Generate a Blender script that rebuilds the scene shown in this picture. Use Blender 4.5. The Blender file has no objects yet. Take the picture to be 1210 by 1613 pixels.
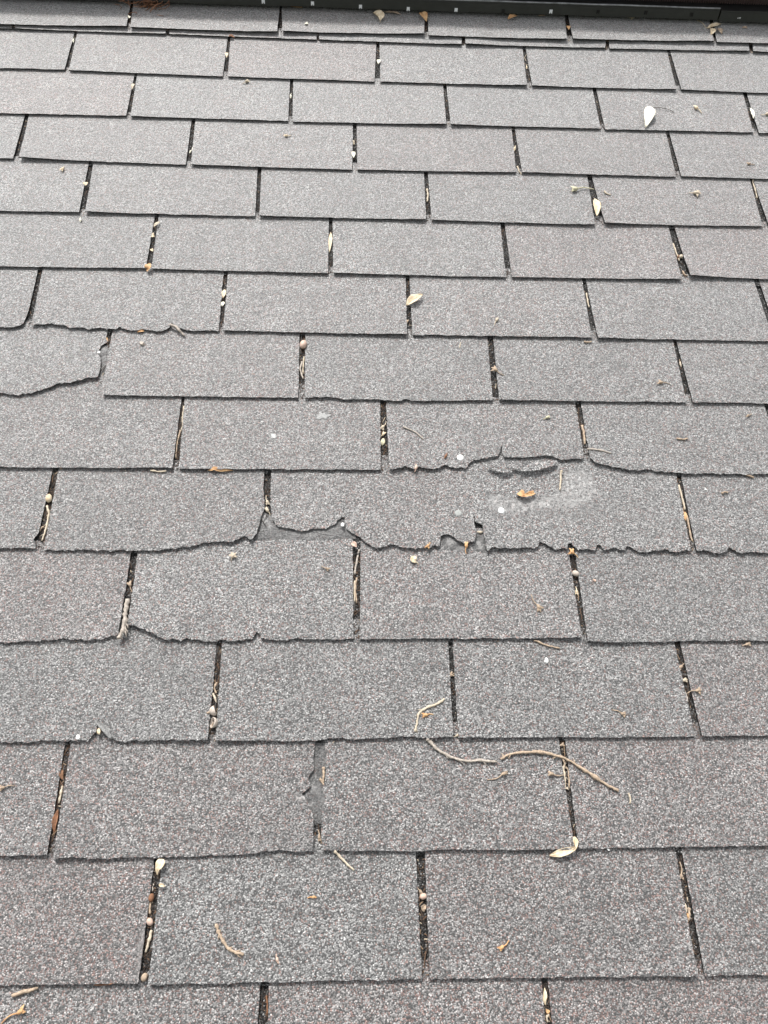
import bpy, math, random
import numpy as np
from mathutils import Matrix, Vector, noise as mnoise

random.seed(7)
scene = bpy.context.scene
C = scene.collection

# ------------------------------------------------------------------ roof frame
# roof frame: u along the courses, v up the slope, h out of the roof (metres)
SLOPE = math.radians(24.0)
ROOF = Matrix.Translation((0, 0, 3.2)) @ Matrix.Rotation(SLOPE, 4, 'X')
ROOF_ROT = Matrix.Rotation(SLOPE, 4, 'X')

# ------------------------------------------------------------------ camera
F_PX, IMG_W, IMG_H = 1141.675629, 1210.0, 1613.0
CA, CB, CC = 0.443922, -0.038533, -0.010895
CAM_POS = Vector((0.529089, 0.248387, 0.939316))
CAM_ROT = Matrix.Rotation(CC, 4, 'Z') @ Matrix.Rotation(CB, 4, 'Y') @ Matrix.Rotation(CA, 4, 'X')
cam_data = bpy.data.cameras.new('camera')
cam_data.sensor_fit = 'VERTICAL'
cam_data.sensor_height = 36.0
cam_data.lens = 36.0 * F_PX / IMG_H
cam_data.clip_start = 0.01
cam_data.clip_end = 1000.0
cam = bpy.data.objects.new('camera', cam_data)
C.objects.link(cam)
cam.matrix_world = ROOF @ Matrix.Translation(CAM_POS) @ CAM_ROT
scene.camera = cam

# ------------------------------------------------------------------ sky, sun, exposure (bright overcast)
SUN_DIR = ROOF_ROT.to_3x3() @ Vector((-0.22, 0.70, 0.72))      # towards the light
SUN_DIR.normalize()
world = bpy.data.worlds.new('World')
scene.world = world
world.use_nodes = True
wn = world.node_tree.nodes
wl = world.node_tree.links
wn.clear()
w_out = wn.new('ShaderNodeOutputWorld')
w_bg = wn.new('ShaderNodeBackground')
w_sky = wn.new('ShaderNodeTexSky')
w_sky.sky_type = 'NISHITA'
w_sky.sun_disc = False
w_sky.sun_elevation = math.asin(SUN_DIR.z)
w_sky.sun_rotation = math.atan2(SUN_DIR.x, SUN_DIR.y)
w_sky.air_density = 1.0
w_sky.dust_density = 4.0
w_hsv = wn.new('ShaderNodeHueSaturation')
w_hsv.inputs['Saturation'].default_value = 0.12
w_bg.inputs['Strength'].default_value = 0.115
wl.new(w_sky.outputs[0], w_hsv.inputs['Color'])
wl.new(w_hsv.outputs[0], w_bg.inputs['Color'])
wl.new(w_bg.outputs[0], w_out.inputs['Surface'])

sun_data = bpy.data.lights.new('sun', 'SUN')
sun_data.energy = 2.0
sun_data.angle = math.radians(8)
sun_data.color = (1.0, 0.97, 0.93)
sun = bpy.data.objects.new('sun', sun_data)
C.objects.link(sun)
sun.rotation_euler = SUN_DIR.to_track_quat('Z', 'Y').to_euler()
sun.location = (0, 0, 20)

scene.view_settings.view_transform = 'Standard'
scene.view_settings.look = 'None'
scene.view_settings.gamma = 1.0
scene.view_settings.use_curve_mapping = False
scene.view_settings.exposure = 1.38

# ------------------------------------------------------------------ measuring helpers
R3 = np.array(CAM_ROT.to_3x3())
CP = np.array(CAM_POS)


def at(x, y, h=0.0):
    """point of the roof (u, v) at height h that the photograph shows at pixel (x, y)"""
    d = R3 @ np.array([(x - IMG_W / 2) / F_PX, -(y - IMG_H / 2) / F_PX, -1.0])
    k = (h - CP[2]) / d[2]
    p = CP + k * d
    return np.array([p[0], p[1]])


def m_per_px(x, y):
    return np.linalg.norm(at(x + 1, y) - at(x, y))


def fbm(x, y=0.0, z=0.0, oct=4):
    a, s, f = 0.0, 1.0, 1.0
    for _ in range(oct):
        a += s * mnoise.noise((x * f, y * f, z * f))
        s *= 0.55
        f *= 2.07
    return a


def link(name, verts, faces, mats, parent=None, mat_idx=None, smooth=True):
    me = bpy.data.meshes.new(name)
    me.from_pydata([tuple(map(float, v)) for v in verts], [], [tuple(map(int, f)) for f in faces])
    for m in (mats if isinstance(mats, (list, tuple)) else [mats]):
        me.materials.append(m)
    if mat_idx is not None:
        me.polygons.foreach_set('material_index', mat_idx)
    me.polygons.foreach_set('use_smooth', [smooth] * len(me.polygons))
    me.update()
    o = bpy.data.objects.new(name, me)
    C.objects.link(o)
    if parent is not None:
        o.parent = parent
    return o


def tag(o, label, cat, group=None, kind=None):
    o['label'] = label
    o['category'] = cat
    if group:
        o['group'] = group
    if kind:
        o['kind'] = kind
    return o


# ------------------------------------------------------------------ materials
class NT:
    def __init__(self, name):
        self.m = bpy.data.materials.new(name)
        self.m.use_nodes = True
        self.t = self.m.node_tree
        self.n = self.t.nodes
        self.b = self.n['Principled BSDF']

    def new(self, typ, **kw):
        n = self.n.new(typ)
        for k, v in kw.items():
            setattr(n, k, v)
        return n

    def link(self, a, b):
        self.t.links.new(a, b)

    def math(self, op, a, b=None, c=None, clamp=False):
        n = self.n.new('ShaderNodeMath')
        n.operation = op
        n.use_clamp = clamp
        for i, x in enumerate((a, b, c)):
            if x is None:
                continue
            if hasattr(x, 'links'):
                self.link(x, n.inputs[i])
            else:
                n.inputs[i].default_value = x
        return n.outputs[0]

    def mix(self, fac, a, b, mode='MIX'):
        n = self.n.new('ShaderNodeMix')
        n.data_type = 'RGBA'
        n.blend_type = mode
        for s, x in ((n.inputs[0], fac), (n.inputs[6], a), (n.inputs[7], b)):
            if hasattr(x, 'links'):
                self.link(x, s)
            elif isinstance(x, (int, float)):
                s.default_value = x
            else:
                s.default_value = (*x[:3], 1)
        return n.outputs[2]

    def ramp(self, fac, stops, interp='LINEAR'):
        n = self.n.new('ShaderNodeValToRGB')
        n.color_ramp.interpolation = interp
        e = n.color_ramp.elements
        while len(e) < len(stops):
            e.new(0.5)
        for i, (p, c) in enumerate(stops):
            e[i].position = p
            e[i].color = (*c, 1) if len(c) == 3 else c
        self.link(fac, n.inputs[0])
        return n.outputs[0]

    def noise(self, vec, scale, detail=3, rough=0.55):
        n = self.n.new('ShaderNodeTexNoise')
        n.inputs['Scale'].default_value = scale
        n.inputs['Detail'].default_value = detail
        n.inputs['Roughness'].default_value = rough
        if vec is not None:
            self.link(vec, n.inputs['Vector'])
        return n.outputs[0]

    def voronoi(self, vec, scale, feature='F1'):
        n = self.n.new('ShaderNodeTexVoronoi')
        n.feature = feature
        n.inputs['Scale'].default_value = scale
        self.link(vec, n.inputs['Vector'])
        return n


def g(v, r=None, b=None):
    return (v if r is None else r, v, v if b is None else b)


def granule_material(name, dark=False):
    k = NT(name)
    tc = k.new('ShaderNodeTexCoord')
    vec = tc.outputs['Object']
    # slight warp so granules do not sit in regular cells
    vo = k.voronoi(vec, 590)
    sep = k.new('ShaderNodeSeparateColor')
    k.link(vo.outputs['Color'], sep.inputs[0])
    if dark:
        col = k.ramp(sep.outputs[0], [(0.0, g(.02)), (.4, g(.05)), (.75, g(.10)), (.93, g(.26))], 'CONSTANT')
    else:
        col = k.ramp(sep.outputs[0], [(0.0, g(.012)), (.12, g(.05)), (.25, g(.13)), (.46, g(.21)), (.74, g(.29)), (.93, g(.42))], 'CONSTANT')
    # a scatter of red-brown granules; how many differs between shingles
    at_w = k.new('ShaderNodeAttribute', attribute_type='OBJECT', attribute_name='warm')
    at_t = k.new('ShaderNodeAttribute', attribute_type='OBJECT', attribute_name='tone')
    if not dark:
        big = k.noise(vec, 9, 3)
        share = k.math('MULTIPLY_ADD', big, 0.34, k.math('ADD', at_w.outputs['Fac'], -0.06))
        pick = k.math('LESS_THAN', sep.outputs[1], share)
        red = k.ramp(sep.outputs[2], [(0, (.095, .050, .042)), (.5, (.175, .105, .092)), (.8, (.23, .155, .135))], 'CONSTANT')
        col = k.mix(pick, col, red)
        # patches of wear and grime, at the scale of a hand
        tone = k.math('MULTIPLY_ADD', k.noise(vec, 14, 5, .6), 0.55, 0.72)
        tone = k.math('MULTIPLY', tone, k.math('MULTIPLY_ADD', k.noise(vec, 95, 3, .6), 0.9, 0.55))
        mp_ = k.new('ShaderNodeMapping')
        mp_.inputs['Scale'].default_value = (1, .16, 1)
        k.link(vec, mp_.inputs['Vector'])
        tone = k.math('MULTIPLY', tone, k.math('MULTIPLY_ADD', k.noise(mp_.outputs[0], 34, 4, .6), .5, .75))
        tone = k.math('MULTIPLY', tone, at_t.outputs['Fac'])
        cmb = k.new('ShaderNodeCombineColor')
        for i in range(3):
            k.link(tone, cmb.inputs[i])
        col = k.mix(1.0, col, cmb.outputs[0], 'MULTIPLY')
        # bald, dusty patches where granules are gone
        wear = k.new('ShaderNodeAttribute', attribute_type='GEOMETRY', attribute_name='wear')
        wn_ = k.math('ADD', wear.outputs['Fac'], k.math('MULTIPLY_ADD', k.noise(vec, 170, 6, .8), 2.0, -1.0), clamp=True)
        wfac = k.ramp(wn_, [(.28, (0, 0, 0)), (.85, (1, 1, 1))])
        wcol = k.ramp(k.noise(vec, 700, 3, .7), [(.3, g(.22)), (.7, g(.36, .362, .357))])
        tw = k.new('ShaderNodeCombineColor')
        for i in range(3):
            k.link(at_t.outputs['Fac'], tw.inputs[i])
        wcol = k.mix(1.0, wcol, tw.outputs[0], 'MULTIPLY')
        col = k.mix(k.math('MULTIPLY', wfac, .75), col, wcol)
    # asphalt shows between the granules
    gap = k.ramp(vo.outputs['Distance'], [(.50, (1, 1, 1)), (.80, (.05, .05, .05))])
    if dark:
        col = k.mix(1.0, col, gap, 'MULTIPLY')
    else:
        col = k.mix(1.0, col, k.mix(wfac, gap, (1, 1, 1)), 'MULTIPLY')
    col = k.mix(1.0, col, k.mix(k.math('MULTIPLY_ADD', at_w.outputs['Fac'], 12.0, -.45, clamp=True), (1.014, 1.0, .98), (1.05, .972, .945)), 'MULTIPLY')
    k.link(col, k.b.inputs['Base Color'])
    k.b.inputs['Roughness'].default_value = .85
    k.b.inputs['Specular IOR Level'].default_value = .25 if dark else .5
    k.b.inputs['Sheen Weight'].default_value = .0 if dark else .6
    k.b.inputs['Sheen Roughness'].default_value = .42
    if not dark:
        k.b.inputs['Coat Weight'].default_value = 1.0
        k.b.inputs['Coat Roughness'].default_value = .60
        k.b.inputs['Coat IOR'].default_value = 1.6
    h = k.math('SUBTRACT', 1.0, vo.outputs['Distance'])
    h = k.math('MULTIPLY_ADD', sep.outputs[2], 0.5, h)
    h = k.math('MULTIPLY_ADD', k.noise(vec, 210, 4, .68), 3.3, h)
    if not dark:
        h = k.math('MULTIPLY', h, k.math('MULTIPLY_ADD', wfac, -.6, 1.0))
    if not dark:
        # small dark pits where a few granules are missing
        pit = k.ramp(k.noise(vec, 330, 2, .5), [(.31, (.12, .12, .12)), (.43, (1.04, 1.04, 1.04))])
        col2 = k.mix(1.0, col, pit, 'MULTIPLY')
        k.link(col2, k.b.inputs['Base Color'])
        bc = k.new('ShaderNodeBump')
        bc.inputs['Strength'].default_value = 1.0
        bc.inputs['Distance'].default_value = .0005
        k.link(h, bc.inputs['Height'])
        k.link(bc.outputs[0], k.b.inputs['Coat Normal'])
    bp = k.new('ShaderNodeBump')
    bp.inputs['Strength'].default_value = 1.0
    bp.inputs['Distance'].default_value = .0018
    k.link(h, bp.inputs['Height'])
    k.link(bp.outputs[0], k.b.inputs['Normal'])
    return k.m


def plain(name, col, rough=.7, var=.35, scale=300, bump=.0003, spec=.4, col2=None, metallic=0.0):
    k = NT(name)
    tc = k.new('ShaderNodeTexCoord')
    n = k.noise(tc.outputs['Object'], scale, 4, .65)
    c2 = col2 or tuple(c * (1 - var) for c in col)
    k.link(k.ramp(n, [(.33, c2), (.66, col)]), k.b.inputs['Base Color'])
    k.b.inputs['Roughness'].default_value = rough
    k.b.inputs['Specular IOR Level'].default_value = spec
    k.b.inputs['Metallic'].default_value = metallic
    bp = k.new('ShaderNodeBump')
    bp.inputs['Strength'].default_value = .6
    bp.inputs['Distance'].default_value = bump
    k.link(n, bp.inputs['Height'])
    k.link(bp.outputs[0], k.b.inputs['Normal'])
    return k.m


GRAN = granule_material('shingle granules')
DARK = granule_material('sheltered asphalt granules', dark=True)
EDGE = plain('cut asphalt edge', (.018, .017, .016), .9, .7, 900, .0006, .2)
MAT_FELT = plain('bare asphalt mat', (.25, .25, .245), .95, .62, 520, .0009, .2)
DECK = plain('deck boards', (.25, .18, .12))
TAN = plain('dry tan stem', (.41, .315, .23), .85, .55, 420, .0006)
PALE = plain('pale straw', (.48, .41, .315), .8, .35, 260)
GREYWOOD = plain('weathered grey twig', (.42, .37, .32), .85, .55, 420, .0006)
BROWN = plain('brown bark', (.19, .10, .055), .8, .5, 300)
RUST = plain('rusty pine straw', (.22, .105, .055), .8, .5, 300)
ORANGE = plain('orange dead leaf', (.48, .32, .165), .65, .5, 170, .0005, col2=(.34, .17, .07))
CREAM = plain('cream dead leaf', (.60, .52, .39), .65, .5, 170, .0005, col2=(.42, .32, .20))
WHITE = plain('bleached petal', (.66, .64, .55), .65, .3, 150, .0004, col2=(.58, .55, .42))
PINKSHELL = plain('pinkish nut shell', (.50, .36, .29), .5, .3, 200)
CAPGREY = plain('grey brown acorn cap', (.50, .43, .37), .8, .45, 500, .0006)
ZINC = plain('galvanised nail', (.62, .64, .63), .5, .25, 250, .0001, .5)
ZINC_DULL = plain('dusty nail', (.30, .31, .30), .8, .25, 250, .0001, .3)
CHIP = plain('white chip', (.82, .82, .80), .7, .12, 200)
SPLAT = plain('pale splat', (.50, .50, .49), .9, .5, 500)
SPLAT_FAINT = plain('faint pale splat', (.33, .33, .325), .95, .45, 600)
LICHEN = plain('yellow green lichen', (.50, .47, .33), .9, .4, 500)
VENT = plain('black vent plastic', (.013, .013, .013), .4, .5, 60, .0002, .5)
VENT_TOP = plain('black vent cap', (.024, .024, .026), .5, .4, 30, .0003, .45)
HIGHLIGHT_GREY = plain('painted lip highlight', (.30, .31, .32), .5, .6, 60)  # pale grey that paints the bright line on the vent lip
FIN = plain('dusty louvre plastic', (.11, .075, .07), .5, .4, 200)
SLOT = plain('pale vent slot', (.62, .63, .64), .6, .15, 200)
STALK_DARK = plain('dark leaf stalk', (.06, .05, .04), .7, .4, 300)
kl = NT('mixed leaf crumbs')
gi = kl.new('ShaderNodeNewGeometry')
kl.link(kl.ramp(gi.outputs['Random Per Island'], [(0, (.025, .017, .013)), (.45, (.055, .034, .022)), (.68, (.12, .07, .042)), (.80, (.09, .086, .082)), (.93, (.26, .18, .115)), (.98, (.42, .35, .26))], 'CONSTANT'), kl.b.inputs['Base Color'])
kl.b.inputs['Roughness'].default_value = .85
LITTER = kl.m
GROUND = plain('lawn', (.07, .09, .04), .95, .5, 2)

# ------------------------------------------------------------------ setting: ground and roof
gs = 300
gr = link('ground', [(-gs, -gs, 0), (gs, -gs, 0), (gs, gs, 0), (-gs, gs, 0)], [(0, 1, 2, 3)], GROUND)
tag(gr, 'green lawn far below the roof', 'ground', kind='structure')

roof = bpy.data.objects.new('shingle_roof', None)
C.objects.link(roof)
roof.matrix_world = ROOF
roof.empty_display_size = .2
tag(roof, 'sloping roof of weathered grey asphalt shingles with torn edges', 'roof', kind='structure')

E, T = 0.127, 0.0034            # exposure of a course, thickness of a shingle
PITCH = 0.3048
U0, U1 = -0.95, 1.95            # how far the roof is built to either side

# Each course: slots = (left tab's corner, right tab's corner, x of the slot's two sides under the course above, y there)
ROWS = {
 0: dict(slots=[(404, 1640, 421, 1640, 410, 424, 1551), (862, 1640, 873, 1640, 853, 863, 1544)], ref=None),
 1: dict(slots=[(219, 1548, 234, 1551, 244, 256, 1349), (665, 1542, 677, 1542, 655, 669, 1341), (1098, 1537, 1110, 1537, 1064, 1074, 1339)]),
 2: dict(slots=[(75, 1347, 85, 1351, 103, 112, 1168), (492, 1340, 508, 1339, 497, 511, 1167), (904, 1338, 911, 1337, 880, 890, 1163)],
         right={1: [(494, 1337), (493.5, 1310), (494, 1286), (489, 1271), (478, 1253), (476, 1250), (491, 1238), (485.6, 1224), (495, 1211), (494, 1191), (497, 1168)]},
         left={2: [(509, 1339), (506, 1313), (507, 1281), (513, 1258), (509, 1241), (513, 1227), (515, 1196), (511, 1168)]},
         bottom={1: [(160, 1351), (300, 1350), (400, 1344), (440, 1338), (460, 1341), (474, 1342), (488, 1341)], 2: [(560, 1340), (605, 1340), (650, 1342), (680, 1338), (800, 1339)]}),
 3: dict(slots=[(328, 1165, 340, 1167, 342, 350, 1010), (714, 1162, 722, 1162, 706, 713, 1009), (1095, 1160, 1105, 1160, 1062, 1071, 1011)],
         bottom={0: [(40, 1168), (100, 1168), (118, 1166), (140, 1166), (144, 1161), (152, 1152), (154, 1142), (150, 1136), (155, 1135), (163, 1143), (175, 1158), (182, 1167), (250, 1167)],
                 1: [(420, 1167), (500, 1166), (530, 1162), (560, 1165), (610, 1163), (648, 1160), (668, 1163)], 2: [(800, 1162), (900, 1161), (960, 1162)]}),
 4: dict(slots=[(187, 997, 201, 985, 207, 217, 869), (557, 1006, 567, 1007, 556, 568, 864), (916, 1005, 925, 1011, 896, 906, 868)],
         bottom={0: [(0, 1011), (60, 1010), (100, 1007), (115, 1010), (132, 1007), (140, 1010), (160, 1008), (170, 1002), (180, 999)],
                 1: [(215, 989), (235, 995), (250, 1003), (260, 1008), (268, 1010), (277, 1007), (285, 1010), (295, 1005), (310, 1009), (340, 1010), (350, 1007), (370, 1009), (398, 1006), (405, 994), (411, 1004), (430, 1009), (470, 1007), (520, 1007)],
                 2: [(700, 1006), (800, 1006)], 3: [(1000, 1012), (1100, 1010)]},
         ref=[(0, 1011), (400, 1007), (557, 1006), (916, 1006), (1210, 1012)]),
 5: dict(slots=[(56, 864, 69, 867, 83, 92, 740), (398, 850, 432, 827, 416, 427, 742), (747, 854, 766, 867, 741.5, 743, 742), (1088, 868, 1096, 867, 1065, 1073, 748)],
         right={1: [(398, 850), (404, 842), (412, 815), (417, 799), (415, 773), (416, 745)], 2: [(747, 854), (750, 843), (749, 832), (746.5, 824), (746.5, 800), (743.5, 745)],
                0: [(56, 864), (57, 855), (53, 850), (57, 846), (62, 842), (83, 740)]},
         left={2: [(434, 826), (429, 818), (426, 792), (427, 744)], 3: [(766, 867), (762, 845), (760, 826), (748, 823), (745.5, 800), (743, 745)]},
         bottom={1: [(150, 867), (250, 867), (300, 861), (340, 853), (355, 854), (367, 854), (378, 848), (386, 845), (392, 849)],
                 2: [(445, 831), (456, 832), (470, 836), (482, 837), (494, 833), (512, 832), (529, 826), (534, 818), (538, 814), (544, 812), (546, 821), (545, 830), (549, 836), (558, 841), (568, 847), (580, 858), (595, 865), (606, 861), (620, 857), (631, 862), (664, 865), (672, 859), (675, 864), (683, 861), (692, 861), (694, 845), (704, 842.5), (712, 845), (722, 853), (732, 857)],
                 3: [(780, 863), (799, 865), (820, 863), (839, 865), (847, 861), (850, 854), (859, 857), (870, 864), (879, 867), (888, 862), (893, 864), (895, 856), (900, 855), (903, 861), (911, 867), (925, 865), (937, 867), (940, 858), (945, 857), (951, 867), (970, 864), (984, 866), (988, 860), (993, 860), (998, 867), (1015, 870), (1030, 868), (1050, 868), (1064, 870), (1078, 867)],
                 4: [(1115, 868), (1130, 872), (1142, 870), (1147, 863), (1152, 865), (1160, 870), (1185, 871), (1210, 872)]},
         ref=[(56, 865), (150, 867), (250, 867), (664, 865), (800, 865), (1030, 869), (1210, 872)]),
 6: dict(slots=[(272, 738, 282, 739, 286, 291, 627), (600, 740, 613, 738, 599, 608, 631), (918, 723, 929, 722, 907, 915, 635)],
         right={2: [(918, 723), (919, 716), (913, 675), (907, 640)]},
         bottom={2: [(620, 739), (638, 736), (651, 739), (662, 736), (678, 738.5), (687, 737), (700, 734), (718, 737), (735, 738), (739, 729), (747, 725), (756, 724), (770, 720), (784, 717), (788, 712), (789, 705), (791, 705), (791, 713), (794, 720), (815, 720), (845, 719), (865, 718), (882, 723), (905, 723)],
                 3: [(938, 729), (950, 732), (970, 737), (985, 740), (1005, 742), (1025, 740), (1055, 745), (1105, 746), (1210, 747)]},
         ref=[(0, 738), (272, 738), (600, 740), (735, 740), (1105, 745), (1210, 747)]),
 7: dict(slots=[(155, 594, 163, 623, 170, 177, 521), (470, 627, 480, 627, 472, 481, 525), (776, 631, 786, 631, 768, 777, 532), (1081, 634, 1091, 634, 1060, 1065, 535)],
         right={0: [(154.5, 594), (159, 574), (158, 562), (154, 555), (160, 544), (170, 538), (167, 531), (170, 523)]},
         left={1: [(163, 623), (163, 602), (172, 549), (177, 523)]},
         bottom={0: [(0, 619), (25, 621), (50, 620), (75, 612), (92, 604), (116, 603), (125, 599), (140, 595)], 2: [(520, 626), (545, 630), (570, 629), (632, 632), (640, 629), (648, 632)]},
         ref=[(163, 623), (470, 627), (776, 631), (1085, 634)]),
 8: dict(slots=[(38, 509, 50, 513, 60, 67, 424), (345, 521, 352, 521, 352, 359, 429), (641, 528, 650, 528, 639, 645, 435), (932, 532, 941, 533, 917, 923, 440)],
         right={0: [(38, 509), (46, 490), (60, 425)]},
         bottom={0: [(0, 516), (20, 516), (32, 514)],
                 1: [(80, 511), (100, 513.5), (111, 517), (124, 514.5), (142, 518), (164, 518), (182, 519.5), (189, 514), (198, 518), (207, 521), (231, 520), (256, 522), (265, 518), (270, 512), (266, 505), (272, 509), (282, 517), (296, 521), (320, 522)]},
         ref=[(0, 516), (140, 518), (345, 521), (645, 528), (936, 533)]),
 9: dict(slots=[(230, 423, 239, 424, 244, 250, 340), (517, 431, 525, 431, 518, 524, 346), (797, 437, 806, 437, 788, 795, 351), (1073, 441, 1086, 436, 1053, 1062, 355)]),
 10: dict(slots=[(125, 335, 135, 335, 140, 147, 256), (402, 341, 409, 341, 406, 412, 264), (671, 347, 680, 347, 668, 674, 271), (937, 355, 952, 353, 925, 932, 276), (1201, 357, 1211, 357, 1181, 1186, 281)]),
 11: dict(slots=[(21, 250, 31, 250, 40, 46, 179), (293, 260, 301, 260, 302, 308, 188), (555, 268, 563, 268, 556, 562, 196), (813, 272, 822, 272, 806, 811, 201), (1065, 279, 1073, 278, 1049, 1054, 207)]),
 12: dict(slots=[(199, 183, 206, 184, 212, 216, 117), (454, 191, 461, 192, 457, 462, 126), (703, 197, 710, 197, 698, 703, 132), (946, 203, 953, 204, 933, 939, 139), (1187, 209, 1195, 210, 1170, 1176, 146)]),
 13: dict(slots=[(102, 110, 109, 111, 118, 122, 49), (351, 121, 359, 121, 359, 363, 58), (590, 129, 599, 129, 593, 598, 66), (830, 136, 838, 136, 823, 828, 74), (1065, 142, 1073, 142, 1051, 1056, 80)]),
 14: dict(slots=[(19, 45.5, 25, 46, 20, 24, 38), (261, 54, 267, 54, 263, 267, 46), (499, 63, 503, 63, 499, 502, 56), (727, 71, 733, 71, 727, 732, 60), (953, 76, 960, 77, 954, 958, 66), (1180, 81, 1186, 82, 1178, 1184, 69)]),
 15: dict(slots=[(200, 43, 206, 44, 206, 210, 8), (437, 52, 445, 51, 441, 444, 10), (668, 55, 675, 57, 669, 673, 18), (893, 63, 902, 63, 889, 894, 23), (1124, 66, 1129, 67, 1116, 1122, 28)]),
}
TOP = max(ROWS)
Z0 = {r: 0.0 for r in ROWS}
Z0[15] = T * (1 - .016 / E) + .0016
LIFT = {r: .0004 for r in ROWS}
LIFT[15] = .001

# butt line of each course, v = a + b*u
VB = {}
for r, d in ROWS.items():
    pts = d.get('ref') or [p for s in d['slots'] for p in (s[0:2], s[2:4])]
    q = np.array([at(x, y, T + Z0[r]) for x, y in pts])
    if len(q) > 3:
        b, a = np.polyfit(q[:, 0], q[:, 1], 1)
    else:
        a, b = q[:, 1].mean(), 0.0
    VB[r] = (a, b)
a1, b1 = VB[1]
VB[0] = (a1 - E, b1)
for r in (-1, -2, -3):
    VB[r] = (a1 - E * (1 - r), b1)
    Z0[r] = 0.0
    LIFT[r] = .0004


def vb(r, u):
    return VB[r][0] + VB[r][1] * u


ORDER = sorted(VB)


def surf(u, v, slot=False):
    """height of the shingle surface (or of the floor of a slot) at a point of the roof"""
    rr = [r for r in ORDER if vb(r, u) <= v]
    r = rr[-1] if rr else ORDER[0]
    s = v - vb(r, u)
    if slot:
        return Z0[r] - T * s / E
    return Z0[r] + T * (1 - min(s, E) / E) + .0006


def resample(P, n):
    P = np.asarray(P, float)
    seg = np.r_[0, np.cumsum(np.linalg.norm(np.diff(P, axis=0), axis=1))]
    t = np.linspace(0, seg[-1], n + 1)
    return np.c_[np.interp(t, seg, P[:, 0]), np.interp(t, seg, P[:, 1])]


# bald dusty patches, as outlines with a soft rim of `rim` metres
WEAR = [([(769, 782), (786, 779), (800, 786), (818, 790), (850, 786), (876, 779), (887, 762), (893, 744), (918, 741), (932, 752), (936, 764), (940, 776), (925, 788), (905, 797), (860, 798), (815, 806), (772, 800)], .009, .74),
        ([(772, 796), (815, 800), (860, 795), (905, 796), (940, 784), (985, 772), (950, 800), (880, 815), (780, 812)], .014, .38),
        ([(499, 650), (508, 645), (518, 651), (515, 660), (503, 663)], .006, .7),
        ([(1000, 742), (1050, 747), (1058, 756), (1010, 752)], .006, .4),
        ([(465, 1250), (476, 1250), (484, 1258), (470, 1262)], .004, .8),
        ([(215, 1500), (222, 1470), (228, 1460), (224, 1500), (218, 1540)], .003, .6)]
WEAR = [(np.array([at(x, y, .002) for x, y in p]), a, b) for p, a, b in WEAR]


def wear_at(U, V):
    w = np.zeros_like(U)
    for poly, rim, amt in WEAR:
        ins = np.zeros(U.shape, bool)
        dist = np.full(U.shape, 9.0)
        for (x0, y0), (x1, y1) in zip(poly, np.roll(poly, -1, 0)):
            ins ^= ((y0 > V) != (y1 > V)) & (U < (x1 - x0) * (V - y0) / (y1 - y0 + 1e-12) + x0)
            t = np.clip(((U - x0) * (x1 - x0) + (V - y0) * (y1 - y0)) / ((x1 - x0) ** 2 + (y1 - y0) ** 2), 0, 1)
            dist = np.minimum(dist, np.hypot(U - x0 - t * (x1 - x0), V - y0 - t * (y1 - y0)))
        w = np.maximum(w, amt * np.where(ins, 1.0, np.clip(1 - dist / rim, 0, 1)))
    return w


tab_count = 0


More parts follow.
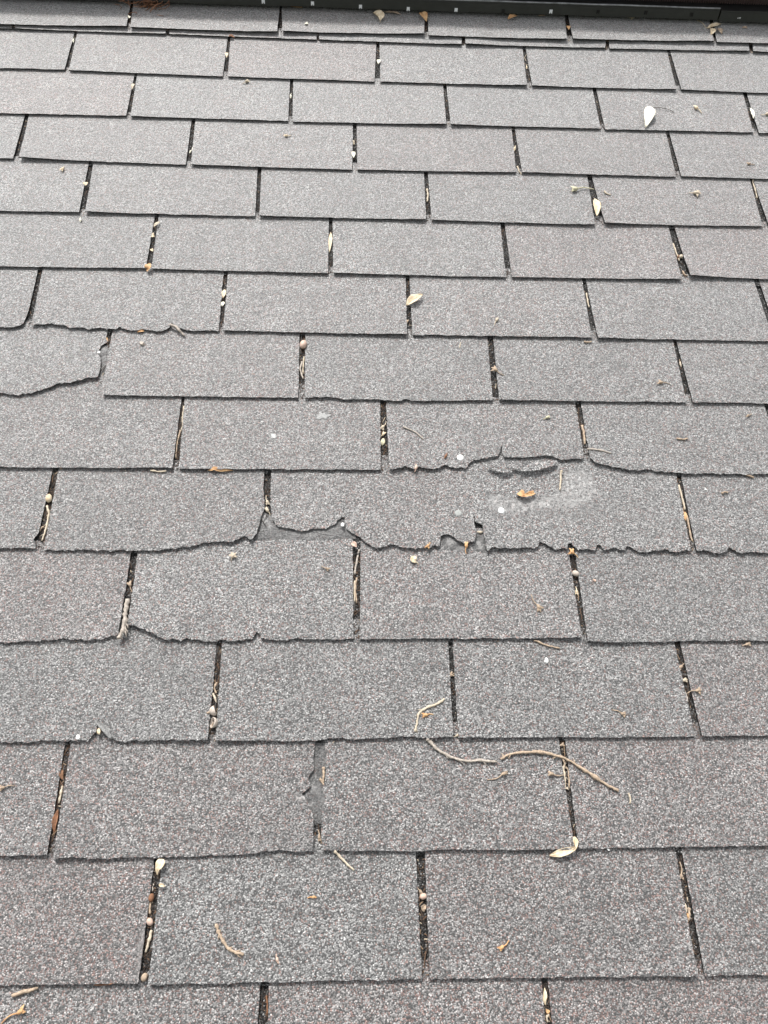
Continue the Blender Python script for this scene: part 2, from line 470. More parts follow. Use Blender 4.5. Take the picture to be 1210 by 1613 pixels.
def make_tab(r, B, L, R, seed, ext=.012, lift=(0, 0), warm=.05, tone=1.0, detail=1.0, rough=.00045):
    """one shingle: B, L, R are its bottom, left and right edges in (u, v), all running away from the bottom left / upwards"""
    global tab_count
    B, L, R = np.asarray(B), np.asarray(L), np.asarray(R)
    nx = int((190 if r <= 5 else 130) * detail) if r >= 0 else 60
    ny = int((32 if r <= 5 else 24) * detail) if 0 <= r < 14 else 10
    width = np.linalg.norm(B[-1] - B[0])

    def extend(P):
        d = P[-1] - P[0]
        d = d / np.linalg.norm(d)
        return np.vstack([P, P[-1] + d * ext])
    L, R = extend(L), extend(R)
    b_, l_, r_ = resample(B, nx), resample(L, ny), resample(R, ny)
    # rough, chewed edges
    for i in range(1, nx):
        b_[i, 1] += rough * (mnoise.noise((b_[i, 0] * 110, b_[i, 1] * 110, seed)) + .8 * mnoise.noise((b_[i, 0] * 260, b_[i, 1] * 260, seed)) + .55 * mnoise.noise((b_[i, 0] * 640, b_[i, 1] * 640, seed))) + rough * .8 * mnoise.noise((b_[i, 0] * 35, seed * 1.7, 5))
    for j in range(1, ny):
        l_[j, 0] += min(rough, .0016) * .7 * fbm(l_[j, 1] * 260, seed * 2.3, 9, 3)
        r_[j, 0] += min(rough, .0016) * .7 * fbm(r_[j, 1] * 260, seed * 4.3, 2, 3)
    t_ = np.linspace(0, 1, nx + 1)[:, None] * (r_[-1] - l_[-1]) + l_[-1]
    S = np.linspace(0, 1, nx + 1)[:, None, None]
    Q = np.linspace(0, 1, ny + 1)[None, :, None]
    P = ((1 - Q) * b_[:, None] + Q * t_[:, None] + (1 - S) * l_[None] + S * r_[None]
         - ((1 - S) * (1 - Q) * b_[0] + S * (1 - Q) * b_[-1] + (1 - S) * Q * t_[0] + S * Q * t_[-1]))
    U, V = P[..., 0], P[..., 1]
    s = V - (VB[r][0] + VB[r][1] * U)
    free = np.clip(1 - s / E, 0, 1)
    und = np.array([[mnoise.noise((U[i, j] * 17 + seed, V[i, j] * 17, seed)) * .5 + .5 + .35 * mnoise.noise((U[i, j] * 55, V[i, j] * 55, seed))
                     for j in range(ny + 1)] for i in range(nx + 1)])
    t01 = np.linspace(0, 1, nx + 1)[:, None]
    lf = (lift[0] * np.clip(1 - t01 / .45, 0, 1) ** 2 + lift[1] * np.clip((t01 - .55) / .45, 0, 1) ** 2) * np.clip(1 - s / (.75 * E), 0, 1.3) ** 2
    Z = Z0[r] + T * (1 - s / E) + LIFT[r] * free + und * .0011 * free + lf
    # softly rounded border
    Z[:, 0] -= .0001
    Z[0, :] -= .0001
    Z[-1, :] -= .0001
    N = (nx + 1) * (ny + 1)
    idx = np.arange(N).reshape(nx + 1, ny + 1)
    verts = np.c_[U.ravel(), V.ravel(), Z.ravel()]
    faces = np.stack([idx[:-1, :-1], idx[1:, :-1], idx[1:, 1:], idx[:-1, 1:]], -1).reshape(-1, 4).tolist()
    nf = len(faces)
    ring = np.r_[idx[:, 0], idx[-1, 1:], idx[-2::-1, -1], idx[0, -2:0:-1]]
    rim = verts[ring].copy()
    low = verts[ring].copy()
    low[:, 2] -= T - .0008
    low[:nx + 1, 1] += .0016          # the cut leans in underneath
    verts = np.vstack([verts, rim, low])
    n = len(ring)
    for i in range(n):
        j = (i + 1) % n
        faces.append([N + j, N + i, N + n + i, N + n + j])
    faces.append([N + n + i for i in range(n)][::-1])
    mi = [0] * nf + [1] * (len(faces) - nf)
    o = link('shingle', verts, faces, [GRAN, EDGE], roof, mi)
    o.data.polygons.foreach_set('use_smooth', [True] * nf + [False] * (len(faces) - nf))
    wr = np.r_[wear_at(U, V).ravel(), np.zeros(2 * n)]
    at_ = o.data.attributes.new('wear', 'FLOAT', 'POINT')
    at_.data.foreach_set('value', wr.astype(np.float32))
    o['warm'] = float(warm)
    o['tone'] = float(tone)
    tab_count += 1
    return o


# looks of single shingles: (course, tab) -> warm share, tone, lifts
WARM = {(12, 0): .10, (13, 2): .11, (13, 0): .05, (9, 3): .09, (9, 4): .10, (11, 3): .08, (0, 1): .10, (0, 2): .16, (0, 0): .08, (1, 0): .12, (1, 2): .08, (1, 3): .06, (2, 0): .07, (2, 1): .08, (2, 2): .06,
        (2, 3): .09, (3, 3): .08, (4, 0): .09, (4, 2): .06, (6, 0): .05, (10, 4): .07, (14, 2): .08, (15, 2): .06, (7, 3): .03, (8, 4): .02, (6, 1): .05}
TONE = {(7, 3): .92, (7, 4): .92, (8, 4): .95, (4, 3): .88, (3, 1): .92, (3, 2): .95, (2, 1): .9, (2, 2): .93, (1, 0): .93, (6, 3): .93, (9, 3): .95, (12, 4): .95, (5, 2): .95, (5, 4): .92, (8, 1): .95, (6, 0): .93}
LIFTS = {(11, 1): (.004, .0), (10, 1): (.002, 0), (10, 4): (.003, 0), (9, 4): (.005, 0), (7, 0): (.0, .004), (7, 1): (.001, 0), (6, 2): (.002, .001), (5, 2): (.0, .003), (5, 1): (.0, .002), (4, 1): (.003, 0), (3, 2): (.0015, 0),
         (2, 1): (.0025, 0), (2, 2): (.001, .002), (1, 1): (.001, .001), (12, 3): (.002, 0), (8, 1): (.001, 0), (15, 1): (.001, .002), (15, 3): (.001, .001), (15, 4): (.002, .002)}
EXT = {(6, 0): .055, (6, 1): .03, (4, 1): .034, (4, 2): .034, (5, 3): .05, (5, 2): .03, (3, 0): .03, (3, 1): .03, (2, 0): .03, (2, 1): .04, (7, 1): .02, (5, 4): .03}

TORN = {(3, 0), (4, 0), (4, 1), (5, 1), (5, 2), (5, 3), (5, 4), (6, 2), (6, 3), (7, 0), (8, 1)}

for r in ORDER:
    hb, ht = T + Z0[r], Z0[r]
    slots = []
    if r >= 0:
        for s in ROWS[r]['slots']:
            lb, rb = at(s[0], s[1], hb), at(s[2], s[3], hb)
            lt, rt = at(s[4], s[6], ht), at(s[5], s[6], ht)
            if r == 15:
                lt = lb + (lt - lb) * 1.9
                rt = rb + (rt - rb) * 1.9
            if r == 0:
                for p, q in ((lb, lt), (rb, rt)):
                    f = (vb(0, p[0]) - q[1]) / (p[1] - q[1])
                    p[:] = q + (p - q) * f
            slots.append([lb, rb, lt, rt])
    else:
        uu = .11 if r % 2 else .26
        v0 = vb(r, uu)
        slots.append([np.array([uu - .005, v0]), np.array([uu + .005, v0]), np.array([uu - .005, v0 + E]), np.array([uu + .005, v0 + E])])
    k0 = 0

    def clean(s, d):
        u = .5 * (s[0][0] + s[1][0]) + d
        ht_ = E if r < 14 else np.mean([s[2][1] - s[0][1], s[3][1] - s[1][1]])
        return [np.array([u - .0048, vb(r, u)]), np.array([u + .0048, vb(r, u)]), np.array([u - .0048, vb(r, u) + ht_]), np.array([u + .0048, vb(r, u) + ht_])]
    while slots[0][0][0] > U0:
        slots.insert(0, clean(slots[0], -PITCH))
        k0 += 1
    while slots[-1][0][0] < U1:
        slots.append(clean(slots[-1], PITCH))
    for i in range(len(slots) - 1):
        k = i + 1 - k0                      # tab number k sits left of listed slot k
        a_, b_ = slots[i], slots[i + 1]
        d = ROWS.get(r, {})
        Lp = [at(x, y, hb - T * j / max(1, len(d['left'][k]) - 1)) for j, (x, y) in enumerate(d['left'][k])] if k in d.get('left', {}) else [a_[1], a_[3]]
        Rp = [at(x, y, hb - T * j / max(1, len(d['right'][k]) - 1)) for j, (x, y) in enumerate(d['right'][k])] if k in d.get('right', {}) else [b_[0], b_[2]]
        Bp = [at(x, y, hb) for x, y in d['bottom'][k]] if k in d.get('bottom', {}) else []
        torn = bool(Bp)
        if torn:
            if k == 0 and Bp[0][0] < at(5, 600)[0] + .05:
                c = a_[1].copy()
                Bp = [np.array([c[0], vb(r, c[0])])] + Bp
        Bp = [Lp[0]] + Bp + [Rp[0]] if not (torn and k == 0) else [Lp[0]] + Bp[0:] + [Rp[0]]
        rnd = random.Random(r * 101 + i * 13 + 5)
        key = (r, k)
        make_tab(r, Bp, Lp, Rp, seed=r * 9.7 + i * 3.3, ext=EXT.get(key, rnd.uniform(.012, .022)),
                 lift=LIFTS.get(key, (rnd.random() ** 2 * .0028, rnd.random() ** 2 * .0028)),
                 warm=WARM.get(key, rnd.uniform(0, .06)), tone=TONE.get(key, rnd.uniform(.88, 1.02)),
                 detail=1.35 if torn else 1.0, rough=.0021 if key in TORN else (.0010 if r <= 8 else .0007))
    # the covered upper part of the course: what shows at the bottom of the slots above
    vs = []
    fs = []
    us = np.linspace(U0, U1, 30)
    for u in us:
        for s in (E - .004, 1.5 * E, 2 * E + .03):
            vs.append((u, vb(r, u) + s, Z0[r] + T * (1 - s / E) - .0004))
    for i in range(29):
        for j in range(2):
            q = i * 3 + j
            fs.append((q, q + 3, q + 4, q + 1))
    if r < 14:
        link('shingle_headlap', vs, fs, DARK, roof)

VTOP = vb(15, .5) + .24
# deck under the shingles and the far slope behind the ridge
dk = [(U0 - .02, vb(-3, 0), -.03), (U1 + .02, vb(-3, 0), -.03), (U1 + .02, VTOP, -.03), (U0 - .02, VTOP, -.03)]
dk = dk + [(x, y, z - .02) for x, y, z in dk]
link('roof_deck', dk, [(0, 1, 2, 3), (7, 6, 5, 4), (0, 4, 5, 1), (1, 5, 6, 2), (2, 6, 7, 3), (3, 7, 4, 0)], DECK, roof, smooth=False)
sl = 2 * SLOPE
fx, fz = math.cos(sl), -math.sin(sl)
far = [(U0, VTOP, -.004), (U1, VTOP, -.004), (U1, VTOP + 1.8 * fx, -.004 + 1.8 * fz), (U0, VTOP + 1.8 * fx, -.004 + 1.8 * fz)]
far = far + [(x, y, z - .03) for x, y, z in far]
fo = link('far_slope', far, [(0, 1, 2, 3), (7, 6, 5, 4), (0, 4, 5, 1), (1, 5, 6, 2), (2, 6, 7, 3), (3, 7, 4, 0)], GRAN, roof, smooth=False)
fo['warm'] = .04
fo['tone'] = 1.0


# ------------------------------------------------------------------ mesh makers, all in the roof frame
class MB:
    def __init__(self):
        self.v, self.f = [], []

    def add(self, v, f):
        o = len(self.v)
        self.v += [tuple(p) for p in v]
        self.f += [tuple(i + o for i in q) for q in f]

    def tube(self, pts, rad, n=7, knobs=0.0, seed=0.0):
        pts = [Vector(p) for p in pts]
        rr = rad if hasattr(rad, '__len__') else [rad] * len(pts)
        rings = []
        for i, p in enumerate(pts):
            d = (pts[min(i + 1, len(pts) - 1)] - pts[max(i - 1, 0)]).normalized()
            a = d.cross(Vector((0, 0, 1)))
            a = a.normalized() if a.length > 1e-4 else Vector((1, 0, 0))
            b = d.cross(a)
            rad_i = rr[i] * (1 + knobs * mnoise.noise((i * .9, seed, 1)))
            rings.append([p + (a * math.cos(6.2832 * k / n) + b * math.sin(6.2832 * k / n)) * rad_i * (1 + .18 * mnoise.noise((k * 1.3, i * .7, seed))) for k in range(n)])
        v = [q for rg in rings for q in rg]
        f = []
        for i in range(len(rings) - 1):
            for k in range(n):
                f.append((i * n + k, i * n + (k + 1) % n, (i + 1) * n + (k + 1) % n, (i + 1) * n + k))
        f.append(tuple(range(n))[::-1])
        f.append(tuple(len(v) - n + k for k in range(n)))
        self.add(v, f)

    def ball(self, c, ax, r1, r2, r3=None, n=10, m=7, power=1.0, seed=0.0):
        """ellipsoid: half length r1 along ax, r2 across; power < 1 blunts, > 1 points the tip"""
        c, ax = Vector(c), Vector(ax).normalized()
        a = ax.cross(Vector((0, 0, 1)))
        a = a.normalized() if a.length > 1e-3 else Vector((1, 0, 0))
        b = ax.cross(a)
        r3 = r3 or r2
        v = [c - ax * r1]
        for i in range(1, m):
            t = math.pi * i / m
            z, w = -math.cos(t), math.sin(t) ** power
            for k in range(n):
                q = 6.2832 * k / n
                j = 1 + .10 * mnoise.noise((k * .9, i * .8, seed))
                v.append(c + ax * r1 * z + (a * math.cos(q) * r2 + b * math.sin(q) * r3) * w * j)
        v.append(c + ax * r1)
        f = [(0, 1 + (k + 1) % n, 1 + k) for k in range(n)]
        for i in range(m - 2):
            for k in range(n):
                f.append((1 + i * n + k, 1 + i * n + (k + 1) % n, 1 + (i + 1) * n + (k + 1) % n, 1 + (i + 1) * n + k))
        e = len(v) - 1
        f += [(e, e - n + k, e - n + (k + 1) % n) for k in range(n)]
        self.add(v, f)

    def blade(self, axis, widths, cup=.0, th=.00035, n=6, wob=.0, seed=0.0):
        """leaf blade along a 3-D axis with half widths; cup raises the two margins"""
        axis = [Vector(p) for p in axis]
        top, m = [], len(axis)
        for i, p in enumerate(axis):
            d = axis[min(i + 1, m - 1)] - axis[max(i - 1, 0)]
            a = d.cross(Vector((0, 0, 1))).normalized()
            for k in range(n + 1):
                t = 2 * k / n - 1
                w = widths[i] * (1 + .12 * mnoise.noise((i * .8, t * 2, seed + 3)))
                z = cup * t * t * min(1, widths[i] / max(widths)) + wob * mnoise.noise((i * .5, t * 1.5, seed))
                top.append(p + a * t * w + Vector((0, 0, z)))
        q = n + 1
        v = top + [p - Vector((0, 0, th)) for p in top]
        o = len(top)
        f = []
        for i in range(m - 1):
            for k in range(n):
                c = i * q + k
                f.append((c, c + 1, c + q + 1, c + q))
                f.append((o + c, o + c + q, o + c + q + 1, o + c + 1))
        for i in range(m - 1):
            for k in (0, n):
                c = i * q + k
                e = (c, c + q, o + c + q, o + c) if k == 0 else (c + q, c, o + c, o + c + q)
                f.append(e)
        for k in range(n):
            f.append((k + 1, k, o + k, o + k + 1))
            c = (m - 1) * q + k
            f.append((c, c + 1, o + c + 1, o + c))
        self.add(v, f)

    def disc(self, c, r, h, n=14, seed=0.0, rag=.0, squash=1.0):
        v = [(c[0], c[1], c[2] + h)]
        for lev, rr in ((h * .85, .8), (h * .35, 1.0), (-.0006, 1.0)):
            for k in range(n):
                q = 6.2832 * k / n
                j = rr * r * (1 + rag * mnoise.noise((math.cos(q) * 1.7, math.sin(q) * 1.7, seed)))
                v.append((c[0] + j * math.cos(q), c[1] + j * math.sin(q) * squash, c[2] + lev))
        f = [(0, 1 + k, 1 + (k + 1) % n) for k in range(n)]
        for L in range(2):
            for k in range(n):
                a, b = 1 + L * n + k, 1 + L * n + (k + 1) % n
                f.append((a, a + n, b + n, b))
        self.add(v, f)

    def chip(self, c, r, seed=0):
        rn = random.Random(seed)
        rot = Matrix.Rotation(rn.uniform(0, 6), 3, 'Z') @ Matrix.Rotation(rn.uniform(-.4, .4), 3, 'X')
        v = []
        for z in (-.5, .5):
            for k in range(6):
                q = 6.2832 * k / 6
                rr = r * rn.uniform(.7, 1.15) * (1 if z < 0 else .8)
                v.append(Vector(c) + rot @ Vector((rr * math.cos(q), rr * .75 * math.sin(q), z * r * rn.uniform(.7, 1.0))))
        f = [tuple(range(6))[::-1], tuple(range(6, 12))] + [(k, (k + 1) % 6, 6 + (k + 1) % 6, 6 + k) for k in range(6)]
        self.add(v, f)

    def build(self, name, mat, origin, parent=None, smooth=True):
        """origin: the thing's base in the roof frame; children share it"""
        o3 = Vector(origin)
        ob = link(name, [Vector(p) - o3 for p in self.v], self.f, mat, parent, smooth=smooth)
        if parent is None:
            ob.matrix_world = ROOF @ Matrix.Translation(o3)
        return ob


def smooth_path(pts, n):
    P = [np.array(p, float) for p in pts]
    if len(P) == 2:
        return [P[0] + (P[1] - P[0]) * t for t in np.linspace(0, 1, n)]
    P = [2 * P[0] - P[1]] + P + [2 * P[-1] - P[-2]]
    out = []
    m = len(P) - 3
    for q in np.linspace(0, m - 1e-6, n):
        i, t = int(q), q - int(q)
        a, b, c, d = P[i:i + 4]
        out.append(.5 * ((2 * b) + (c - a) * t + (2 * a - 5 * b + 4 * c - d) * t * t + (3 * b - a - 3 * c + d) * t ** 3))
    return out


def lay(pts, rad, slot=False, n=None, arch=0.0):
    """pixel points -> 3-D points lying on the shingles (or on the floor of a slot)"""
    P = smooth_path(pts, n or max(4, 5 * (len(pts) - 1) + 2))
    out = []
    for p in P:
        h = .002
        for _ in range(2):
            uv = at(p[0], p[1], h)
            h = surf(uv[0], uv[1], slot) + rad
        out.append(np.array([uv[0], uv[1], h]))
    hs = np.array([o[2] for o in out])
    if not slot:                                   # a stiff stick bridges the steps instead of following them
        for _ in range(3):
            sm = hs.copy()
            sm[1:-1] = np.maximum(hs[1:-1], (hs[:-2] + hs[2:]) / 2)
            hs = sm
    for i, o in enumerate(out):
        t = i / (len(out) - 1)
        o[2] = hs[i] + arch * 4 * t * (1 - t)
    return [Vector(o) for o in out]


def base_of(P):
    c = sum(P, Vector()) / len(P)
    return Vector((c.x, c.y, min(p.z for p in P)))


seed_i = 0


def twig(pts, r, mat, label, name='twig', cat='twig', group='dry twigs and straws on the shingles', slot=False, taper=.7, knobs=.5, arch=0.0, branch=None):
    global seed_i
    seed_i += 1
    P = lay(pts, r, slot, arch=arch)
    rad = [r * (1 - (1 - taper) * i / (len(P) - 1)) for i in range(len(P))]
    m = MB()
    rt_ = random.Random(seed_i)
    for i in range(1, len(P) - 1):
        if rt_.random() < .22:
            rad[i] *= rt_.uniform(1.15, 1.45)
        P[i] = P[i] + Vector((rt_.uniform(-1, 1), rt_.uniform(-1, 1), 0)) * r * .28
    m.tube(P, rad, 7, knobs, seed_i * 1.3)
    if len(P) > 14:
        for i in rt_.sample(range(2, len(P) - 2), 4):
            d = (P[i + 1] - P[i]).normalized()
            sd = Vector((-d.y, d.x, 0)) * rt_.choice((-1, 1))
            m.tube([P[i], P[i] + (d * .8 + sd) * r * 1.4, P[i] + (d * 1.2 + sd) * r * rt_.uniform(1.8, 2.8)], [r * .5, r * .35, r * .15], 5)
    o3 = base_of(P)
    o = tag(m.build(name, mat, o3), label, cat, group)
    for bpts, br in (branch or []):
        Q = lay(bpts, br, slot)
        mb = MB()
        mb.tube(Q, [br * (1 - .4 * i / (len(Q) - 1)) for i in range(len(Q))], 6, .25, seed_i)
        mb.build('side_shoot', mat, o3, o)
    return o


def leaf(axis, wpx, mat, label, cup=.002, arch=.003, lift=.001, slot=False, stalk=None, stalk_mat=None, rib=True, wob=.001, tipz=0.0, group='dead leaves on the roof', shape=None):
    """axis: pixel points from leaf base to tip; wpx: widest half width in pixels"""
    global seed_i
    seed_i += 1
    n = 12
    P = lay(axis, lift, slot, n=n, arch=arch)
    mp = m_per_px(*axis[0])
    prof = shape or [.12, .42, .68, .86, .97, 1, .97, .88, .72, .52, .30, .05]
    for i, p in enumerate(P):
        p.z += tipz * (i / (n - 1)) ** 2
    o3 = base_of(P)
    m = MB()
    m.blade(P, [wpx * mp * q for q in prof], cup, .00035, 6, wob, seed_i * 2.1)
    o = tag(m.build('dead_leaf', mat, o3), label, 'leaf', group)
    if rib:
        mr = MB()
        mr.tube([p + Vector((0, 0, .0003)) for p in P], [.0005 * (1 - .7 * i / n) for i in range(n)], 5)
        mr.build('midrib', mat, o3, o)
    if stalk:
        S = lay(stalk, .0006, slot, arch=.002)
        S[0] = P[0]
        ms = MB()
        ms.tube(S, .00055, 5)
        ms.build('stalk', stalk_mat or mat, o3, o)
    return o


def bud(x, y, size, ang, label, mat=None, stem=0, stem_mat=None, sepals=3, slot=False, pointed=1.0, asp=1.5, group='fallen buds and seed stalks on the roof', name='fallen_bud', cat='bud'):
    """a small dry bud of half width `size` pixels, its stem leaving at angle ang (degrees, picture plane) for `stem` pixels"""
    global seed_i
    seed_i += 1
    mat = mat or TAN
    mp = m_per_px(x, y)
    uv = at(x, y, .002)
    r = size * mp * .62
    stem = stem * 1.25 if stem else 5
    h = surf(uv[0], uv[1], slot)
    c = Vector((uv[0], uv[1], h + r * .9))
    q = math.radians(ang)
    e = at(x + math.cos(q) * 10, y - math.sin(q) * 10, .002) - uv
    d = Vector((e[0], e[1], 0)).normalized()
    o3 = Vector((uv[0], uv[1], h))
    m = MB()
    m.ball(c, d, r * asp, r, n=9, m=6, power=pointed, seed=seed_i)
    o = tag(m.build(name, mat, o3), label, cat, group)
    if stem:
        ln = stem * mp
        side = Vector((-d.y, d.x, 0)) * ln * .12 * random.choice((-1, 1))
        S = [c + d * r * .8, c + d * (r + ln * .4) + side + Vector((0, 0, -r * .2)), c + d * (r + ln) + Vector((0, 0, -r * .55))]
        ms = MB()
        S2 = [Vector(p) for p in smooth_path(S, 7)]
        ms.tube(S2, [max(.0008, r * .3) * (1 - .3 * i / 6) for i in range(7)], 6, .2, seed_i)
        ms.build('stem', stem_mat or mat, o3, o)
    for k in range(sepals):
        a = q + math.pi + (k - (sepals - 1) / 2) * 1.0 + random.uniform(-.3, .3)
        e = at(x + math.cos(a) * 10, y - math.sin(a) * 10, .002) - uv
        f = Vector((e[0], e[1], 0)).normalized()
        ax = [c + f * r * .4, c + f * r * 1.5 + Vector((0, 0, r * .3)), c + f * r * random.uniform(2.2, 3.2) - Vector((0, 0, r * .3))]
        mk = MB()
        mk.blade(ax, [r * .5, r * .6, r * .08], .0006, .0003, 3)
        mk.build('sepal', mat, o3, o)
    return o


def nut(x, y, r1, r2, ang, mat, label, slot=True, tip=True):
    global seed_i
    seed_i += 1
    mp = m_per_px(x, y)
    uv = at(x, y, .002)
    h = surf(uv[0], uv[1], slot)
    q = math.radians(ang)
    e = at(x + math.cos(q) * 10, y - math.sin(q) * 10, .002) - uv
    d = Vector((e[0], e[1], 0)).normalized()
    c = Vector((uv[0], uv[1], h + r2 * mp * .95))
    o3 = Vector((uv[0], uv[1], h))
    m = MB()
    m.ball(c, d, r1 * mp, r2 * mp, n=12, m=9, power=.85, seed=seed_i)
    o = tag(m.build('fallen_nut', mat, o3), label, 'nut', 'nuts and acorn caps caught in the slots')
    if tip:
        mt = MB()
        mt.ball(c + d * r1 * mp, d, r1 * mp * .28, r2 * mp * .3, n=7, m=5)
        mt.build('tip', BROWN, o3, o)
    return o


def acorn_cap(x, y, r, ang, label, open_up=True):
    """a shallow bowl with thick rim and a stub; ang is where its mouth points in the picture"""
    mp = m_per_px(x, y)
    uv = at(x, y, .002)
    h = surf(uv[0], uv[1], True)
    q = math.radians(ang)
    e = at(x + math.cos(q) * 10, y - math.sin(q) * 10, .002) - uv
    d = Vector((e[0], e[1], 0)).normalized()
    ax = (d + Vector((0, 0, .75 if open_up else -.1))).normalized()
    R = r * mp
    c = Vector((uv[0], uv[1], h + R * .8))
    a = ax.cross(Vector((0, 0, 1))).normalized()
    b = ax.cross(a)
    prof = [(0, -.95), (.45, -.85), (.8, -.55), (1.0, -.1), (1.03, .12), (.94, .18), (.85, .08), (.75, -.3), (.45, -.62), (0, -.7)]
    n = 14
    v = []
    for pr, pz in prof:
        for k in range(n):
            t = 6.2832 * k / n
            j = 1 + .05 * mnoise.noise((k * .9, pz * 4, x))
            v.append(c + (a * math.cos(t) + b * math.sin(t)) * max(pr, .01) * R * j + ax * pz * R)
    f = [(i * n + k, i * n + (k + 1) % n, (i + 1) * n + (k + 1) % n, (i + 1) * n + k) for i in range(len(prof) - 1) for k in range(n)]
    o3 = Vector((uv[0], uv[1], h))
    m = MB()
    m.add(v, f)
    o = tag(m.build('acorn_cap', CAPGREY, o3), label, 'acorn cap', 'nuts and acorn caps caught in the slots')
    ms = MB()
    ms.tube([c - ax * R * .85, c - ax * R * 1.25, c - ax * R * 1.5], [R * .25, R * .2, R * .22], 7)
    ms.build('stub', TAN, o3, o)
    return o


def chip(x, y, r, mat, label, slot=False, name='stone_chip', cat='chip'):
    global seed_i
    seed_i += 1
    mp = m_per_px(x, y)
    uv = at(x, y, .003)
    h = surf(uv[0], uv[1], slot)
    m = MB()
    m.chip((uv[0], uv[1], h + r * mp * .4), r * mp, seed_i)
    return tag(m.build(name, mat, (uv[0], uv[1], h), smooth=False), label, cat, 'pale chips and flakes on the shingles')


def splat(x, y, r, label, squash=.7, mat=None):
    global seed_i
    seed_i += 1
    mp = m_per_px(x, y)
    uv = at(x, y, .003)
    h = surf(uv[0], uv[1])
    m = MB()
    m.disc((uv[0], uv[1], h), r * mp, .00045, 40, seed_i, 1.1, squash)
    return tag(m.build('dried_splash', mat or SPLAT, (uv[0], uv[1], h)), label, 'splash')


def nail(x, y, r, mat, look):
    mp = m_per_px(x, y)
    uv = at(x, y, .003)
    h = surf(uv[0], uv[1])
    m = MB()
    m.disc((uv[0], uv[1], h), r * mp, .0009, 20)
    o = link('roofing_nail', m.v, m.f, mat, roof)
    o['label'] = look
    return o


# ------------------------------------------------------------------ details of the roof itself
nail(725, 721, 5.2, ZINC, 'shiny flat nail head near the torn edge')
nail(722, 808, 5.4, ZINC_DULL, 'dull grey nail head')
nail(790, 804, 5.2, ZINC, 'shiny flat nail head on the bald patch')

# bare mat that the torn shingles uncover
def patch(poly, dz, name='bare_mat', tone=.5):
    P = [at(x, y, 0) for x, y in poly]
    c = sum(P) / len(P)
    v = []
    for t in np.linspace(0, 1, 5):
        for p in resample(P + [P[0]], 40)[:-1]:
            q = c + (p - c) * t
            if t == 1:
                q = q + .0012 * np.array([fbm(q[0] * 120, q[1] * 120, 1, 3), fbm(q[0] * 120, q[1] * 120, 7, 3)])
            v.append((q[0], q[1], surf(q[0], q[1], True) + dz + (.0003 if t < 1 else -.0004) + .0002 * fbm(q[0] * 300, q[1] * 300, 0, 2)))
    f = [(i * 40 + k, i * 40 + (k + 1) % 40, (i + 1) * 40 + (k + 1) % 40, (i + 1) * 40 + k) for i in range(4) for k in range(40)]
    o = link(name, v, f, GRAN, roof)
    o['tone'], o['warm'] = tone, .0
    w = o.data.attributes.new('wear', 'FLOAT', 'POINT')
    w.data.foreach_set('value', np.array([.55 + .9 * mnoise.noise((p[0] * 90, p[1] * 90, 2)) for p in v], dtype=np.float32))
    return o


patch([(414, 806), (430, 812), (470, 826), (520, 822), (548, 806), (560, 840), (562, 849), (530, 848), (480, 851), (440, 849), (408, 851), (396, 852)], .0005)
patch([(478, 1160), (520, 1160), (521, 1200), (520, 1270), (512, 1300), (500, 1296), (484, 1302), (470, 1250)], .0002, tone=.55)
patch([(150, 545), (176, 540), (170, 590), (152, 592)], .0003)
patch([(694, 842), (712, 843), (736, 858), (735, 866), (700, 866)], .0005)
patch([(744, 840), (768, 838), (770, 872), (746, 872)], .0005)

# thin torn flap below the torn edge, and the folded tear near the left
m = MB()
rn = random.Random(21)
P = lay([(768, 734), (778, 737), (790, 740), (800, 741), (806, 737)], .0018, n=14)
m.blade(P, [(.0008 + .0045 * math.sin(math.pi * (i + .3) / 14)) * rn.uniform(.7, 1.15) for i in range(14)], .0014, .0012, 6, .0022, 4)
P = lay([(806, 735), (820, 737), (832, 738), (850, 735), (866, 731), (878, 727)], .0022, n=22)
m.blade(P, [(.001 + .0052 * math.sin(math.pi * (i + .3) / 22) ** .6) * rn.uniform(.75, 1.15) for i in range(22)], .0016, .0014, 6, .0024, 9)
fl = link('torn_flap', m.v, m.f, GRAN, roof)
fl['tone'] = 1.25
fl['warm'] = .0
fl['label'] = 'thin curled strip of torn mat'
P = lay([(150, 1136), (160, 1144), (168, 1153), (176, 1164)], .0022, n=10)
m = MB()
m.blade(P, [.0008, .0018, .0024, .0028, .003, .0028, .0026, .0024, .002, .0008], .0014, .001, 4, .0008, 2)
link('torn_flap', m.v, m.f, MAT_FELT, roof)

# ------------------------------------------------------------------ ridge vent
LOW = [(411, 5), (490, 10.5), (551, 15.5), (620, 18), (811, 22.5), (920, 25), (1022, 28), (1128, 30), (1210, 34)]
HV = .016
q = np.array([at(x, y, HV) for x, y in LOW])
vb1, vb0 = np.polyfit(q[:, 0], q[:, 1], 1)


def vl(u):
    return vb0 + vb1 * u


vent = bpy.data.objects.new('ridge_vent', None)
C.objects.link(vent)
vent.matrix_world = ROOF
tag(vent, 'black plastic ridge vent with small pale slots running along the roof top', 'ridge vent')


def profile_strip(name, prof, u0, u1, mat, n=60, wav=.0, closed=True, parent=None, seed=0):
    """sweep a (dv, h) outline along the vent"""
    v, f = [], []
    k = len(prof)
    for u in np.linspace(u0, u1, n):
        w = wav * (mnoise.noise((u * 6, seed, 0)) + .4 * mnoise.noise((u * 19, seed, 3)))
        for dv, h in prof:
            v.append((u, vl(u) + dv + w * .6, h + w))
    for i in range(n - 1):
        for j in range(k if closed else k - 1):
            a, b = i * k + j, i * k + (j + 1) % k
            f.append((b, a, a + k, b + k))
    f.append(tuple(range(k)))
    f.append(tuple(len(v) - k + j for j in range(k))[::-1])
    return link(name, v, f, mat, parent or vent, smooth=False)


